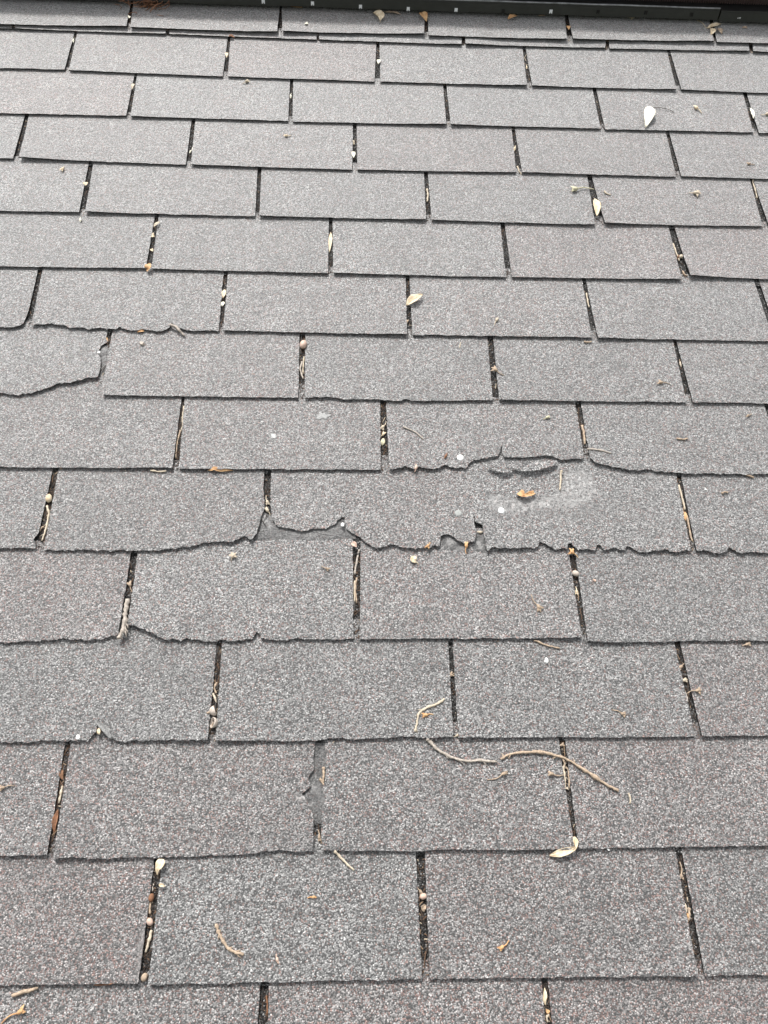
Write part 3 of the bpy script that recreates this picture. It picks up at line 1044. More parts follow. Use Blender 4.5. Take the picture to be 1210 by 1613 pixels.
UJ = at(1133, 20, HV + .01)[0]
LIP = [(0, HV), (.0025, HV - .0006), (.0068, HV + .0172), (.0072, HV + .0182), (.030, HV + .0186), (.030, HV + .0160), (.0055, HV + .0155)]
profile_strip('front_lip', LIP, U0, UJ - .0012, VENT, 90, .0012, seed=1)
lip2 = profile_strip('front_lip', [(a - .002, b - .0015) for a, b in LIP], UJ + .0012, U1, VENT, 40, .0012, seed=5)
profile_strip('lip_highlight', [(.0070, HV + .0183), (.0071, HV + .0196), (.0092, HV + .0199), (.0092, HV + .0184)], U0, UJ - .0012, HIGHLIGHT_GREY, 90, .0012, seed=1)  # added thin strip: sky highlight along the lip's top edge, put into colour
profile_strip('back_wall', [(.034, -.002), (.040, -.002), (.048, HV + .05), (.042, HV + .05)], U0, U1, VENT, 4)
profile_strip('vent_cap', [(.020, HV + .046), (.016, HV + .052), (.060, HV + .060), (.150, HV + .05), (.150, HV + .02), (.055, HV + .045)], U0, U1, VENT_TOP, 40, .0008, seed=9)
# louvre fins between lip and cap: a comb far too fine to count
mb = MB()
for u in np.arange(U0 + .01, U1 - .01, .0052):
    v0 = vl(u)
    p = [(u - .0008, v0 + .0255, HV + .0188), (u + .0008, v0 + .0255, HV + .0188), (u + .0008, v0 + .0405, HV + .0188), (u - .0008, v0 + .0405, HV + .0188)]
    p += [(a, b - .003, HV + .0475) for a, b, c in p]
    mb.add(p, [(0, 1, 5, 4), (1, 2, 6, 5), (2, 3, 7, 6), (3, 0, 4, 7), (4, 5, 6, 7)])
lo = link('louvre_fins', mb.v, mb.f, FIN, vent, smooth=False)
lo['kind'] = 'stuff'
# slots in the lip: pale or dark little windows
for x, y, pale in ((414, 2.5, 1), (492, 5.5, 1), (568, 10.5, 1), (644, 14, 1), (720, 16, 1), (795, 18, 0), (870, 18.5, 1), (944, 19, 0), (1019, 20, 0), (1092, 23.5, 0), (1168, 27, 1)):
    uv = at(x, y, HV + .012)
    u = uv[0]
    # height along the lip face for this pixel
    best = min(np.linspace(.05, .95, 40), key=lambda t: np.linalg.norm(at(x, y, HV + .0175 * t) - np.array([u, vl(u) + .0068 * t])))
    c = Vector((u, vl(u) + .0068 * best, HV + .0175 * best))
    nrm = Vector((0, -.0175, .0068)).normalized()
    up = Vector((0, .0068, .0175)).normalized()
    w, hh = .0032, .0034
    vs = []
    for dz in (.0002, .0016):
        for sx, sy in ((-1, -1), (-.3, -1), (-.3, -.5), (.3, -.5), (.3, -1), (1, -1), (1, 1), (-1, 1)):
            vs.append(c + Vector((sx * w, 0, 0)) + up * sy * hh + nrm * dz)
    n = 8
    fs = [tuple(range(n, 2 * n))] + [(k, (k + 1) % n, n + (k + 1) % n, n + k) for k in range(n)]
    o = link('weep_slot', vs, fs, SLOT if pale else EDGE, vent, smooth=False)

# ------------------------------------------------------------------ litter in the slots and under the butts: crumbs beyond counting
mb = MB()
rn = random.Random(3)


def crumb(u, v, h, s):
    a = rn.uniform(0, 6.28)
    d = Vector((math.cos(a), math.sin(a), rn.uniform(-.3, .3))) * s * rn.uniform(.8, 2.6)
    e = Vector((-math.sin(a), math.cos(a), rn.uniform(-.3, .3))) * s * .5
    c = Vector((u, v, h + s * .3))
    up = Vector((0, 0, s * .6))
    mb.add([c - d - e, c + d - e * .6, c + d * .8 + e, c - d * .7 + e, c + up], [(0, 1, 4), (1, 2, 4), (2, 3, 4), (3, 0, 4), (3, 2, 1, 0)])


DENSE = {(0, 0): .3, (0, 1): .8, (1, 0): 1.3, (1, 1): .7, (1, 2): .8, (2, 0): 1.6, (2, 1): .15, (2, 2): .8, (3, 0): 1.6, (3, 1): .2, (3, 2): .8, (4, 0): .7, (4, 1): 1., (4, 2): .8, (5, 0): 1.6, (5, 1): .6, (5, 3): .9,
         (6, 0): 1.3, (6, 1): 1.1, (6, 2): .8, (7, 0): .5, (7, 1): 1.2, (7, 2): .5, (8, 1): .7}
for r in range(0, 16):
    for i, s in enumerate(ROWS[r]['slots']):
        if (r, i) == (5, 2):
            continue
        hb = T + Z0[r]
        lb, rb = at(s[0], s[1], hb), at(s[2], s[3], hb)
        lt, rt = at(s[4], s[6], Z0[r]), at(s[5], s[6], Z0[r])
        for _ in range(int(240 * DENSE.get((r, i), .4))):
            t = rn.betavariate(1.2, 1.1)
            p = lb + (lt - lb) * t
            w = (rb + (rt - rb) * t) - p
            f_ = rn.uniform(.04, .96)
            if rn.random() < .06:
                f_ = rn.choice((-1, 1)) * rn.uniform(.6, 1.6) + .5
            p = p + w * f_
            out_ = f_ < 0 or f_ > 1
            crumb(p[0], p[1], surf(p[0], p[1]), .0005) if out_ else crumb(p[0], p[1], surf(p[0], p[1], True), rn.choice((.0004, .0005, .0007, .0009, .0013)))
        for _ in range(int(9 * DENSE.get((r, i), .4))):       # needles lying along the slot
            t = rn.betavariate(1.2, 1.1)
            p = lb + (lt - lb) * t
            w = (rb + (rt - rb) * t) - p
            p = p + w * rn.uniform(.15, .85)
            d = (lt - lb) / np.linalg.norm(lt - lb)
            a = rn.gauss(0, .35)
            d = np.array([d[0] * math.cos(a) - d[1] * math.sin(a), d[0] * math.sin(a) + d[1] * math.cos(a)]) * rn.uniform(.003, .009)
            h = surf(p[0], p[1], True) + .0008 + rn.random() * .001
            mb.tube([(p[0] - d[0], p[1] - d[1], h), (p[0], p[1], h + .0006), (p[0] + d[0], p[1] + d[1], h)], .00045, 4)
    for _ in range(70):
        u = rn.uniform(-.35, 1.4)
        v = vb(r, u) - rn.uniform(0.0004, .0035)
        crumb(u, v, surf(u, v), rn.uniform(.0003, .0008))
lit = mb.build('leaf_litter', LITTER, (.5, .5, 0), smooth=False)
tag(lit, 'dark brown crumbs of rotted leaves caught in the shingle slots', 'leaf litter', kind='stuff')


# ------------------------------------------------------------------ loose things lying on the roof
# twigs and straws
twig([(672, 1163), (680, 1171), (690, 1181), (702, 1188), (715, 1194), (738, 1199), (760, 1198), (783, 1200)], .0019, GREYWOOD, 'long curved grey-brown twig that ends under a butt edge, left half of the broken pair', branch=[([(742, 1199), (750, 1197), (758, 1195)], .0012)])
twig([(789, 1196), (797, 1191), (805, 1188), (830, 1184.5), (852, 1185), (875, 1190), (893, 1196), (920, 1213), (945, 1229), (965, 1241), (974, 1245)][::-1], .0019, TAN, 'long arched tan twig crossing a slot, thick knob at its lower right end', branch=[([(795, 1192), (792, 1190)], .001), ([(886, 1194), (889, 1201), (890, 1208)], .0011)])
twig([(700, 1101), (690, 1108), (672, 1115), (664, 1120), (659, 1127), (657, 1138), (654, 1153)], .0016, PALE, 'bent pale tan twig shaped like a hook above the long curved twig')
twig([(341, 1455), (344, 1468), (352, 1483), (360, 1494), (370, 1500), (384, 1503)], .0019, TAN, 'short thick curved tan twig alone in the middle of a lower shingle')
twig([(527, 1341), (540, 1354), (558, 1371)], .0014, PALE, 'straight pale straw poking out below a butt edge under the wide torn slot', name='straw', cat='straw')
twig([(201, 944), (198, 965), (196, 982), (192, 997), (187, 1006)], .0032, GREYWOOD, 'stout bleached grey stick standing in a slot beside a torn corner', slot=False)
twig([(268, 511), (278, 516), (291, 529)], .0020, GREYWOOD, 'short grey twig sticking out of the cracked edge near the left')
twig([(635, 672), (655, 681), (667, 692)], .0011, GREYWOOD, 'thin bent grey straw on the shingle above the nail heads', name='straw', cat='straw')
twig([(925, 707), (945, 709), (963, 714)], .0014, GREYWOOD, 'grey straw lying at the right torn corner beside a slot', name='straw', cat='straw')
twig([(842, 1008), (860, 1016), (882, 1021)], .0012, TAN, 'fine tan straw hanging below a butt edge above the white chip', name='straw', cat='straw')
twig([(19, 1569), (40, 1562), (60, 1556)], .0020, TAN, 'straight thick tan straw at the bottom left corner', name='straw', cat='straw')
twig([(148, 1551), (165, 1551), (180, 1548)], .0009, RUST, 'thin reddish straw tucked along the lowest butt edge', name='straw', cat='straw')
twig([(990, 1249), (993, 1258), (992, 1266)], .0011, PALE, 'tiny upright pale straw just past the end of the long arched twig', name='straw', cat='straw')
twig([(884, 741), (883, 758), (882, 772)], .0016, PALE, 'pale upright straw at the edge of the bald patch', name='straw', cat='straw')
twig([(237, 741), (250, 743), (262, 742)], .0013, PALE, 'pale straw lying under a butt edge left of the orange leaf', name='straw', cat='straw')
twig([(920, 538), (926, 539), (932, 538)], .0015, TAN, 'very short tan straw under a butt edge on the right', name='straw', cat='straw')
twig([(1175, 748), (1182, 750), (1188, 753)], .0016, TAN, 'short tan straw under the butt edge at the right border', name='straw', cat='straw')
twig([(1137, 777), (1142, 775), (1147, 776)], .0014, TAN, 'very short tan straw alone on the far right shingle of the torn course', name='straw', cat='straw')
twig([(952, 301), (956, 305), (962, 307)], .0014, PALE, 'tiny pale straw right of the slot with the cream leaf', name='straw', cat='straw')
twig([(1066, 691), (1078, 692), (1083, 690)], .0014, TAN, 'tiny tan straw on the plain shingle right of the torn corner', name='straw', cat='straw')
twig([(724, 548), (725, 543), (726, 539)], .0007, PALE, 'hair thin pale straw in the middle of the seventh course', name='straw', cat='straw')
# straws standing in the slots
sg = 'straws caught in the slots'
for pts, r, mt, lb in [
    ([(290, 640), (287, 660), (288, 668), (285, 680)], .0012, PALE, 'upper of the bent pale straws in the slot left of the nearly plain splashed shingle'),
    ([(284, 678), (279, 700), (277, 722)], .0012, TAN, 'lower tan straw in the slot left of the splashed shingle'),
    ([(74, 797), (77, 809), (75, 820), (71, 838), (66, 852)], .0016, PALE, 'long pale forked straw below the pale nut in the left slot'),
    ([(61, 838), (66, 831), (70, 829)], .0012, TAN, 'short tan straw crossing the foot of the slot with the pale nut'),
    ([(99, 739), (91, 743), (87, 747)], .0013, TAN, 'tan straw leaning out of the slot top above the pale nut'),
    ([(476, 570), (473, 582), (478, 597)], .0017, GREYWOOD, 'greyish straw below the pink nut in its slot'),
    ([(479, 562), (478, 575), (477, 590)], .0012, PALE, 'pale straw leaning on the greyish one below the pink nut'),
    ([(492, 538), (486, 541), (482, 545)], .0013, PALE, 'pale straw leaning out of the slot beside the pink nut'),
    ([(917, 670), (920, 685), (921, 700)], .0020, TAN, 'thick tan straw in the slot above the right torn corner'),
    ([(1069, 764), (1075, 785), (1079, 803)], .0014, PALE, 'long pale straw in the slot right of the bald patch'),
    ([(1082, 812), (1089, 848), (1091, 850)], .0013, TAN, 'tan straw at the foot of the slot right of the bald patch'),
    ([(1060, 384), (1064, 394), (1070, 411)], .0017, PALE, 'pale straw in the wide slot on the upper right'),
    ([(1075, 427), (1079, 433), (1083, 434)], .0015, TAN, 'tan curl at the foot of the wide slot on the upper right'),
    ([(566, 866), (562, 884), (559, 905)], .0016, GREYWOOD, 'grey straw at the top of the slot under the torn bare mat'),
    ([(562, 910), (560, 925), (562, 950)], .0014, TAN, 'tan straw in the middle of the slot under the torn bare mat'),
    ([(559, 915), (558, 930), (559, 948)], .0012, PALE, 'paler straw leaning beside the tan one under the torn bare mat'),
    ([(342, 1075), (338, 1084), (341, 1092)], .0014, TAN, 'bent tan straw above the acorn caps'),
    ([(335, 1092), (339, 1100), (341, 1107)], .0015, PALE, 'pale straw just above the upper acorn cap'),
    ([(890, 1200), (888, 1212), (890, 1228), (891, 1240), (895, 1242)], .0013, PALE, 'left bar of the split pale straw under the long arched twig'),
    ([(891, 1208), (896, 1216), (897, 1242)], .0013, TAN, 'right bar of the split straw under the long arched twig'),
    ([(99, 1238), (96, 1250), (93, 1265)], .0015, PALE, 'pale straw in the slot full of brown litter on the left'),
    ([(510, 1208), (510, 1220), (509, 1232)], .0017, TAN, 'tan straw standing in the wide torn slot'),
    ([(504, 1226), (507, 1231), (511, 1236)], .0014, TAN, 'short tan straw crossing the foot of the one in the wide torn slot'),
    ([(237, 1421), (236, 1440)], .0016, TAN, 'upper tan straw in the cluttered slot at the lower left'),
    ([(239, 1465), (235, 1482), (230, 1500)], .0017, PALE, 'long pale straw in the cluttered slot at the lower left'),
    ([(242, 1392), (240, 1404)], .0010, GREYWOOD, 'thin grey straw above the red bud in the cluttered slot'),
    ([(1079, 1423), (1081, 1432), (1080, 1440)], .0012, PALE, 'short pale straw in the lower right slot'),
    ([(1086, 1430), (1086, 1442), (1085, 1450)], .0016, TAN, 'tan straw at the middle of the lower right slot'),
    ([(865, 1598), (861, 1602), (863, 1610)], .0012, PALE, 'curled pale straw at the bottom of the lowest right slot'),
    ([(420, 1568), (421, 1580), (421, 1598)], .0010, RUST, 'reddish straw in the lowest left slot'),
    ([(1076, 1085), (1081, 1095), (1083, 1106)], .0014, GREYWOOD, 'grey straw low in the slot on the right of the white chip'),
    ([(712, 1058), (709, 1064), (716, 1064)], .0012, TAN, 'forked tan straw high in the slot below the fork of three shingles'),
    ([(1185, 285), (1190, 300), (1193, 312)], .0013, PALE, 'pale straw in the slot at the right border near the top'),
    ([(557, 222), (558, 228)], .0016, PALE, 'short pale straw in the slot near the top middle'),
    ([(815, 262), (820, 275), (823, 279)], .0012, PALE, 'pale straw hanging from a slot foot near the top'),
    ([(673, 298), (674, 308), (673, 318)], .0018, PALE, 'pale straw in the narrow slot on the fifth course'),
    ([(924, 462), (926, 475), (928, 484)], .0015, PALE, 'pale straw in the narrow slot on the right of the cream leaf course'),
    ([(1071, 570), (1073, 578)], .0014, PALE, 'tiny pale straw in the slot of the right dark shingle'),
]:
    twig(pts, r, mt, lb, name='straw', cat='straw', group=sg, slot=True)

# leaves
leaf([(1024, 168), (1022, 178), (1020, 188), (1017, 201)], 8.5, WHITE, 'bleached white leaf with a long dark stalk near the top right', cup=.004, arch=.004, lift=.003, stalk=[(1026, 170), (1039, 171), (1050, 173), (1062, 177)], stalk_mat=STALK_DARK)
leaf([(640, 481), (648, 475), (656, 471), (666, 466)], 7, CREAM, 'pale cream pointed leaf lying at a slot in the middle of the upper roof', cup=.003, arch=.002, lift=.002, tipz=.004)
leaf([(937, 313), (939, 322), (940, 331), (940, 341)], 6, CREAM, 'narrow cream leaf standing in the slot near the upper right', cup=.002, arch=.003, lift=.003)
leaf([(817, 776), (824, 782), (832, 781), (841, 777)], 6, ORANGE, 'curled orange leaf scrap beside the bald patch', cup=.004, arch=.003, lift=.001, tipz=.003, wob=.003, shape=[.9, 1, .95, .8, .6, .55, .6, .65, .7, .65, .6, .5])
leaf([(327, 739), (340, 740), (353, 741), (367, 741)], 3.4, ORANGE, 'slim orange-brown leaf wedged flat under a butt edge', cup=.001, arch=.001, lift=.001)
leaf([(904, 1318), (906, 1327), (905, 1335), (893, 1340), (880, 1344), (866, 1348)], 5.6, CREAM, 'folded cream leaf bent round the corner at the foot of a slot', cup=.003, arch=.002, lift=.002, wob=.002, shape=[.3, .62, .66, .5, .35, .5, .75, .95, 1, .9, .6, .2])
leaf([(255, 1353), (253, 1362), (249, 1370), (248, 1379)], 7, CREAM, 'pale rounded leaf at the top of the cluttered slot', cup=.003, arch=.003, lift=.003, shape=[.6, .9, 1, 1, .95, .85, .65, .5, .35, .25, .18, .08])
leaf([(250, 1394), (255, 1394), (261, 1396)], 2.6, CREAM, 'small pale leaf scrap below the rounded leaf in the cluttered slot', cup=.001, arch=.002, lift=.002, rib=False)
leaf([(92, 1275), (89, 1288), (87, 1300), (86, 1312)], 4.2, RUST, 'reddish brown leaf standing in the litter slot on the left', cup=.002, arch=.002, lift=.001, slot=True)
leaf([(99, 1212), (98, 1220), (100, 1230)], 3.5, BROWN, 'dark brown leaf scrap high in the litter slot on the left', cup=.002, arch=.002, lift=.001, slot=True, rib=False)
leaf([(858, 1556), (858, 1566), (857, 1575), (860, 1584)], 3.2, CREAM, 'slim yellowish leaf in the lowest right slot', cup=.0015, arch=.002, lift=.001, slot=True)
leaf([(861, 1590), (865, 1597)], 3, ORANGE, 'small orange leaf scrap below the slim one in the lowest right slot', cup=.001, arch=.002, lift=.001, slot=True, rib=False)
leaf([(521, 366), (521, 376), (520, 386), (519, 398)], 3, CREAM, 'slim pale leaf standing in the slot of the sixth course', cup=.001, arch=.002, lift=.001, slot=True)
leaf([(231, 427), (234, 421), (237, 415)], 5, ORANGE, 'small pale orange leaf at a slot foot on the left', cup=.002, arch=.002, lift=.002, rib=False, wob=.002)
leaf([(238, 372), (244, 373)], 4.5, CREAM, 'cream leaf scrap in the middle of the left slot with two scraps', cup=.002, arch=.002, lift=.001, slot=True, rib=False)
leaf([(252, 349), (246, 355), (242, 358)], 2.5, PALE, 'tan scrap at the top of the left slot with two scraps', cup=.001, arch=.002, lift=.002, rib=False)
leaf([(238, 392), (241, 397)], 2.5, CREAM, 'tiny pale scrap low in the left slot with two scraps', cup=.001, arch=.001, lift=.001, slot=True, rib=False)
leaf([(354, 456), (353, 464), (351, 470)], 3.5, CREAM, 'cream scrap in the slot above the cracked edge', cup=.001, arch=.002, lift=.001, slot=True, rib=False)
leaf([(352, 475), (350, 483)], 3.2, WHITE, 'white scrap below the cream one in the slot above the cracked edge', cup=.001, arch=.001, lift=.001, slot=True, rib=False)
leaf([(167, 530), (168, 538), (170, 542)], 3, ORANGE, 'orange crumb of leaf in the torn slot on the left', cup=.001, arch=.001, lift=.001, slot=True, rib=False)
leaf([(216, 523), (222, 522), (228, 522)], 2.4, ORANGE, 'orange leaf scrap under the chewed edge on the left', cup=.001, arch=.001, lift=.001, rib=False)
leaf([(553, 856), (558, 858), (562, 862)], 4, PINKSHELL, 'small pinkish leaf scrap beside the torn bare mat', cup=.002, arch=.001, lift=.001, rib=False)
leaf([(655, 876), (651, 882), (655, 887)], 5, CREAM, 'folded cream petal with a tiny stem below the chewed edge', cup=.002, arch=.002, lift=.001, rib=False, stalk=[(655, 885), (659, 889)])
leaf([(1079, 806), (1078, 814), (1080, 820)], 3.4, ORANGE, 'tan leaf scrap in the slot right of the bald patch', cup=.001, arch=.002, lift=.001, slot=True, rib=False)
leaf([(671, 1425), (667, 1430), (668, 1437)], 4, TAN, 'dull tan leaf scrap under the nut in the lower middle slot', cup=.002, arch=.002, lift=.001, slot=True, rib=False)
leaf([(604, 690), (603, 698), (602, 702)], 3.4, LICHEN, 'yellowish leaf scrap low in the centre slot', cup=.001, arch=.002, lift=.001, slot=True, rib=False)
leaf([(136, 287), (135, 293)], 4, CREAM, 'cream scrap in the slot at the upper left', cup=.001, arch=.002, lift=.002, rib=False)
leaf([(557, 239), (557, 249)], 3, WHITE, 'white petal in the slot near the top middle', cup=.001, arch=.002, lift=.002, rib=False)
leaf([(597, 94), (596, 101)], 3, WHITE, 'white petal in the second slot row below the ridge', cup=.001, arch=.002, lift=.002, rib=False)
leaf([(358, 83), (357, 91)], 2.5, CREAM, 'cream scrap in the slot below the ridge left of the middle', cup=.001, arch=.002, lift=.002, rib=False)
leaf([(211, 132), (208, 141)], 2.6, PALE, 'pale tan scrap in the slot at the top left', cup=.001, arch=.002, lift=.002, rib=False)
leaf([(1182, 170), (1185, 180), (1187, 187)], 2.6, WHITE, 'white slim scrap in the slot at the right border near the white leaf', cup=.001, arch=.002, lift=.002, rib=False)
# leaves at the ridge vent
rg = 'leaves caught under the ridge vent'
leaf([(588, 20), (595, 23), (600, 28), (599, 33)], 7, CREAM, 'pale folded leaf under the vent edge in the middle', cup=.003, arch=.003, lift=.004, group=rg, stalk=[(599, 32), (599, 36)])
leaf([(662, 20), (667, 26), (672, 34)], 6, ORANGE, 'orange and cream leaf hanging from the vent into a slot', cup=.003, arch=.003, lift=.004, group=rg)
leaf([(800, 30), (808, 27), (815, 25)], 4.5, ORANGE, 'bright orange leaf stub under the vent right of the middle', cup=.002, arch=.002, lift=.004, group=rg)
leaf([(848, 25), (854, 26), (859, 25)], 3, TAN, 'dull tan leaf stub under the vent, beside the orange stub', cup=.002, arch=.002, lift=.004, group=rg)
leaf([(987, 26), (992, 27), (997, 27), (994, 31)], 4, CREAM, 'small cream three-cornered leaf under the vent at the right', cup=.001, arch=.001, lift=.004, group=rg, rib=False)
leaf([(458, 10), (468, 12), (477, 12)], 4, ORANGE, 'orange leaf wedged under the vent left of the middle', cup=.002, arch=.002, lift=.004, group=rg)
leaf([(606, 19), (620, 20), (632, 23)], 2.5, TAN, 'slim tan leaf lying along the vent edge beside the pale folded leaf', cup=.001, arch=.001, lift=.003, group=rg)
leaf([(1114, 45), (1121, 42), (1128, 40), (1136, 38)], 4, CREAM, 'largest cream leaf of the clump over a slot under the vent joint', cup=.001, arch=.002, lift=.002, group=rg, wob=.002, stalk=[(1112, 45), (1106, 38), (1098, 32)])
leaf([(1119, 45), (1122, 50), (1120, 55)], 4.5, CREAM, 'small cream leaf pointing down the slot in the clump under the vent joint', cup=.002, arch=.002, lift=.002, group=rg)
leaf([(1128, 46), (1133, 50), (1137, 54)], 3.5, TAN, 'tan curled leaf at the right of the clump under the vent joint', cup=.002, arch=.003, lift=.002, group=rg)
leaf([(1169, 44), (1174, 44), (1177, 45)], 2.3, TAN, 'tiny tan leaf right of the clump under the vent joint', cup=.001, arch=.001, lift=.001, group=rg, rib=False)
leaf([(894, 41), (896, 47)], 3, ORANGE, 'small tan leaf scrap in the slot under the vent on the right', cup=.001, arch=.002, lift=.002, rib=False, group=rg)
leaf([(480, 38), (486, 39)], 3, WHITE, 'white petal on the top course left of the middle', cup=.001, arch=.002, lift=.001, rib=False)
leaf([(203, 29), (206, 27)], 3, WHITE, 'white petal in the slot of the top course on the left', cup=.001, arch=.002, lift=.002, rib=False)
leaf([(359, 51), (364, 51), (369, 53)], 2, RUST, 'rusty scrap on the butt edge of the top course', cup=.001, arch=.001, lift=.004, rib=False)

# nuts and acorn caps
nut(478, 543, 7.5, 5.5, 75, PINKSHELL, 'pinkish oval nut at the top of a slot left of the middle')
nut(77, 785, 7, 5, 85, CREAM, 'pale cream nut in the leftmost slot of the torn course')
acorn_cap(338, 1120, 8, 20, 'upper acorn cap in the slot, pointed like a cone', open_up=False)
acorn_cap(336, 1139, 8.5, 175, 'lower acorn cap in the slot, open like a cup')
nut(667, 1412, 5.5, 4.5, 200, PINKSHELL, 'small pinkish nut in the lower middle slot')
nut(236, 1452, 6, 5, 120, PINKSHELL, 'pale pink nut in the middle of the cluttered slot')
nut(228, 1539, 6, 5, 60, TAN, 'round tan nut at the foot of the cluttered slot', tip=False)
nut(238, 1414, 6, 4.5, 80, RUST, 'red-brown shell in the upper part of the cluttered slot', tip=False)
nut(907, 903, 5.5, 4.5, 150, CAPGREY, 'pale grey-brown nut in the slot below the chewed edge')
nut(1073, 404, 3.5, 3, 60, PALE, 'tiny pale nut in the wide slot on the upper right', tip=False)

# buds and seed stalks
for a in [
    (793, 1219, 4.5, 200, 'tan seed stalk just below the long curved twig', TAN, 20, 2),
    (868, 1219, 4.5, 355, 'small pinkish-tan bud left of the slot under the arched twig', TAN, 14, 2),
    (670, 1127, 4.5, 5, 'plump little bud inside the bend of the hooked twig', ORANGE, 8, 2),
    (980, 1125, 4, 160, 'tan forked bud on the shingle right of the middle, lower part', TAN, 12, 3),
    (1098, 1088, 4.5, 195, 'tan bud with a short stem right of the long slot', TAN, 12, 3),
    (790, 1492, 4.5, 45, 'orange-tan bud alone on the lowest full shingle at the middle', ORANGE, 10, 2),
    (367, 876, 4.5, 250, 'pale crumpled bud on the shingle below the sagging torn edge', PALE, 0, 4),
    (734, 861, 4.5, 270, 'yellow-tan flower cup hanging below the chewed edge', ORANGE, 9, 2),
    (848, 957, 5, 120, 'tan seed stalk with two long arms in the centre right shingle', TAN, 16, 3),
    (901, 870, 4.5, 320, 'orange-tan flower cup at the top of the slot below the notched edge', ORANGE, 8, 3),
    (1040, 604, 4, 350, 'small tan bud with a thin stem on the dark right shingle', TAN, 10, 2),
    (780, 584, 4.5, 330, 'tan flower cup lying across the slot in the eighth course', TAN, 11, 3),
    (905, 300, 5.5, 2, 'pale flared flower cup with a long stem left of the slot with the cream leaf', LICHEN, 22, 2),
    (1096, 306, 5, 170, 'pale yellowish bud near the upper right', PALE, 6, 3),
    (1096, 172, 4, 320, 'pale little bud to the right of the white leaf', CREAM, 8, 1),
    (494, 1413, 3.5, 190, 'tiny orange-tan bud on the lowest full shingle left of the middle', ORANGE, 6, 1),
    (437, 1511, 4, 100, 'small pinkish bud right of the thick curved twig', PINKSHELL, 0, 1),
    (5, 1241, 4.5, 10, 'tan bud at the left border of the lower roof', TAN, 12, 3),
    (33, 1593, 6, 215, 'yellow-tan double bud with a long stem in the bottom left corner', ORANGE, 28, 2),
    (515, 896, 3.5, 150, 'faint tan bud on the shingle below the bare mat', TAN, 6, 2),
    (655, 739, 4, 250, 'brown bud tucked under the torn edge left of the shiny nail', PINKSHELL, 0, 1),
    (674, 861, 3.5, 60, 'dark orange bud in the notch of the chewed edge', ORANGE, 0, 2),
    (702, 720, 3.5, 60, 'rusty crumb beside the shiny nail', RUST, 0, 1),
    (862, 658, 3.5, 200, 'yellow-green bud on the shingle above the torn flap', LICHEN, 4, 2),
    (1177, 1015, 4, 200, 'tan bud under a butt edge near the right border', TAN, 5, 2),
    (782, 506, 3.5, 250, 'tiny pale bud on the shingle right of the cream leaf', PALE, 7, 2),
    (99, 267, 3.5, 60, 'tiny pale bud near the upper left slot', CREAM, 4, 2),
    (1179, 260, 3, 0, 'tiny tan bud near the right border of the upper roof', TAN, 6, 1),
    (127, 347, 3, 90, 'tiny white bud under the slot foot at the upper left', WHITE, 0, 1),
    (451, 215, 3, 10, 'pale speck of a bud on the upper roof left of the middle', CREAM, 5, 1),
    (389, 129, 3.5, 200, 'pale flower cup below the second butt line', PALE, 5, 2),
    (1208, 182, 4, 180, 'pale bud at the right border near the top', PALE, 6, 2),
    (1178, 655, 3, 30, 'tiny tan bud at the right border of the plain shingle', TAN, 5, 1),
]:
    bud(a[0], a[1], a[2], a[3], a[4], a[5], stem=a[6], sepals=a[7])
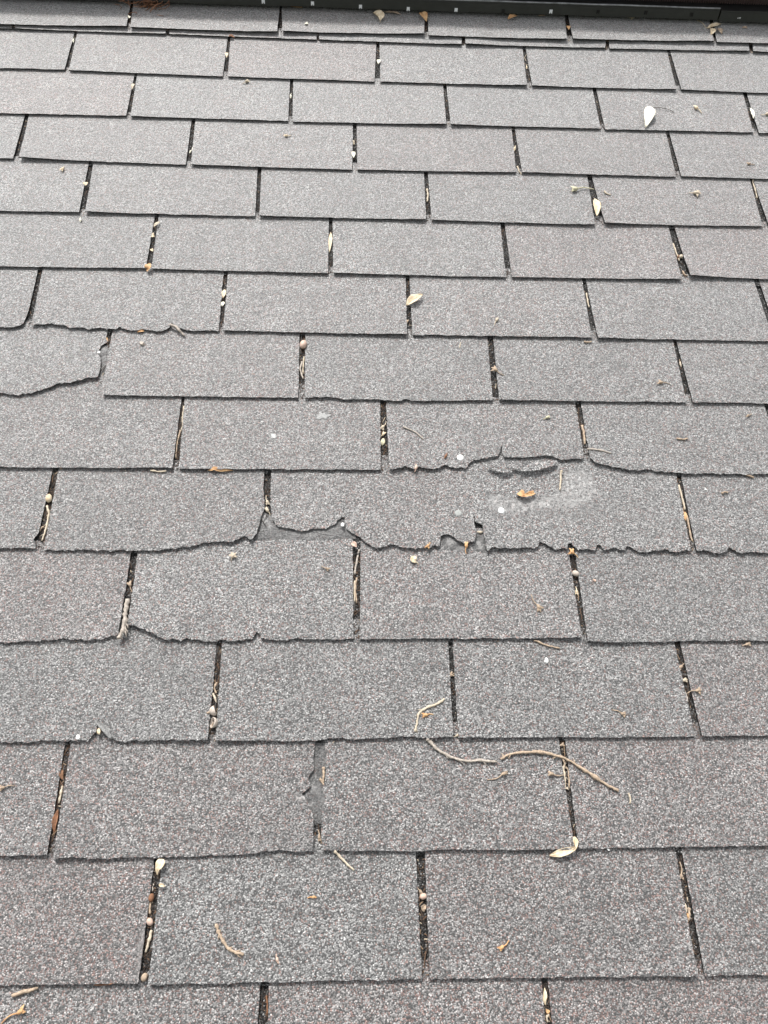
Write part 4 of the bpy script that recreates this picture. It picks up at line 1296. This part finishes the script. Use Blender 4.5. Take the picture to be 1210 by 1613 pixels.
for a in [
    (711, 1063, 3.5, 20, 'tan bud in the slot right of the hooked twig', TAN, 10, 2),
    (1073, 1050, 4.5, 30, 'upper tan bud in the slot near the right with three bits', TAN, 10, 3),
    (1079, 1071, 4, 200, 'pale bud in the middle of the slot near the right with three bits', PALE, 0, 3),
    (421, 790, 4, 100, 'tan bud in the slot beside the bare mat, upper one', PALE, 8, 2),
    (421, 803, 4.5, 300, 'tan bud in the slot beside the bare mat, lower one', PALE, 6, 2),
    (204, 920, 4.5, 290, 'tan bud above the stout grey stick', TAN, 8, 2),
    (603, 672, 4.5, 60, 'tan bud at the top of the litter in the centre slot', PALE, 8, 2),
    (604, 683, 3.5, 230, 'pale forked bud in the litter of the centre slot', CREAM, 9, 2),
    (909, 931, 3.5, 100, 'pale bud in the middle of the slot below the notched edge', CREAM, 5, 2),
    (663, 1405, 4, 120, 'tan bud above the nut in the lower middle slot', TAN, 8, 2),
    (1075, 1380, 4, 95, 'tan bud with upright stem in the lower right slot', TAN, 14, 2),
    (1085, 1443, 3.5, 270, 'orange-tan bud in the lower right slot', ORANGE, 6, 2),
    (503, 1319, 4, 100, 'tan bud at the foot of the wide torn slot', TAN, 7, 2),
    (886, 1173, 3.5, 200, 'tan bud at the top of the slot under the arched twig', TAN, 5, 2),
    (757, 838, 3.5, 0, 'grey-tan bud in the short slot beside the bald patch', PALE, 9, 1),
    (721, 1158, 3.5, 200, 'pale tan bud at the foot of the slot by the long curved twig', PALE, 4, 2),
    (115, 62, 3, 80, 'pale bud in the slot at the top left under the ridge', WHITE, 5, 1),
    (458, 150, 3, 80, 'pale bud in the slot of the third course from the ridge', WHITE, 5, 1),
    (1069, 404, 3.5, 250, 'brown bud beside the tiny pale nut', BROWN, 8, 1),
    (641, 507, 3.5, 250, 'tan bud in the slot below the cream pointed leaf', TAN, 8, 2),
    (300, 238, 2.5, 70, 'pale bud in the slot of the upper left', WHITE, 8, 1),
    (811, 233, 3.5, 80, 'pale tan bud in the slot of the upper right', CREAM, 5, 1),
    (830, 105, 2.5, 80, 'pale bud in the slot below the ridge right of the middle', CREAM, 6, 1),
]:
    bud(a[0], a[1], a[2], a[3], a[4], a[5], stem=a[6], sepals=a[7], slot=True)

# chips and splashes
chip(861, 1040, 4.5, CHIP, 'squarish white chip under the fine tan straw')
chip(124, 1162, 5, CHIP, 'round white chip on a butt edge at the lower left')
chip(157, 1152, 5.5, CREAM, 'yellowish white chip in the folded tear at the lower left')
chip(540, 827, 4.5, CHIP, 'white square chip on the torn bare mat')
chip(959, 1338, 2.6, CHIP, 'tiny white chip on a butt edge at the lower right')
chip(156, 555, 3, CHIP, 'small white chip in the torn slot on the left')
chip(224, 541, 4.5, CAPGREY, 'grey chip on the shingle right of the torn slot')
chip(1112, 770, 2, CHIP, 'tiny white chip on the far right shingle')
chip(937, 914, 3, PINKSHELL, 'small pinkish chip right of the slot with two nuts')
splat(430, 687, 5, 'round white splash on the shingle left of the middle')
splat(508, 655, 9, 'broad faint splash above and right of the round white one', mat=SPLAT_FAINT)

# clump of rusty pine straw under the ridge at the upper left
mb = MB()
rn = random.Random(12)
c0 = at(236, 4, .012)
for i in range(110):
    a = rn.uniform(0, 6.28)
    rr = abs(rn.gauss(0, .022))
    x, y, z = c0[0] + math.cos(a) * rr * 1.25, c0[1] + math.sin(a) * rr * .8, .006 + rn.random() * .016
    d = rn.uniform(0, 6.28)
    ln = rn.uniform(.008, .02)
    k = rn.uniform(-1.2, 1.2)
    mb.tube([(x + math.cos(d + k * t) * ln * t, y + math.sin(d + k * t) * ln * t * .8, max(.0045, z - .004 * t)) for t in (-1, -.3, .3, 1)], .0007, 4)
tag(mb.build('pine_straw_clump', RUST, (c0[0], c0[1], .004)), 'rusty brown clump of pine straw under the ridge at the upper left', 'pine straw')
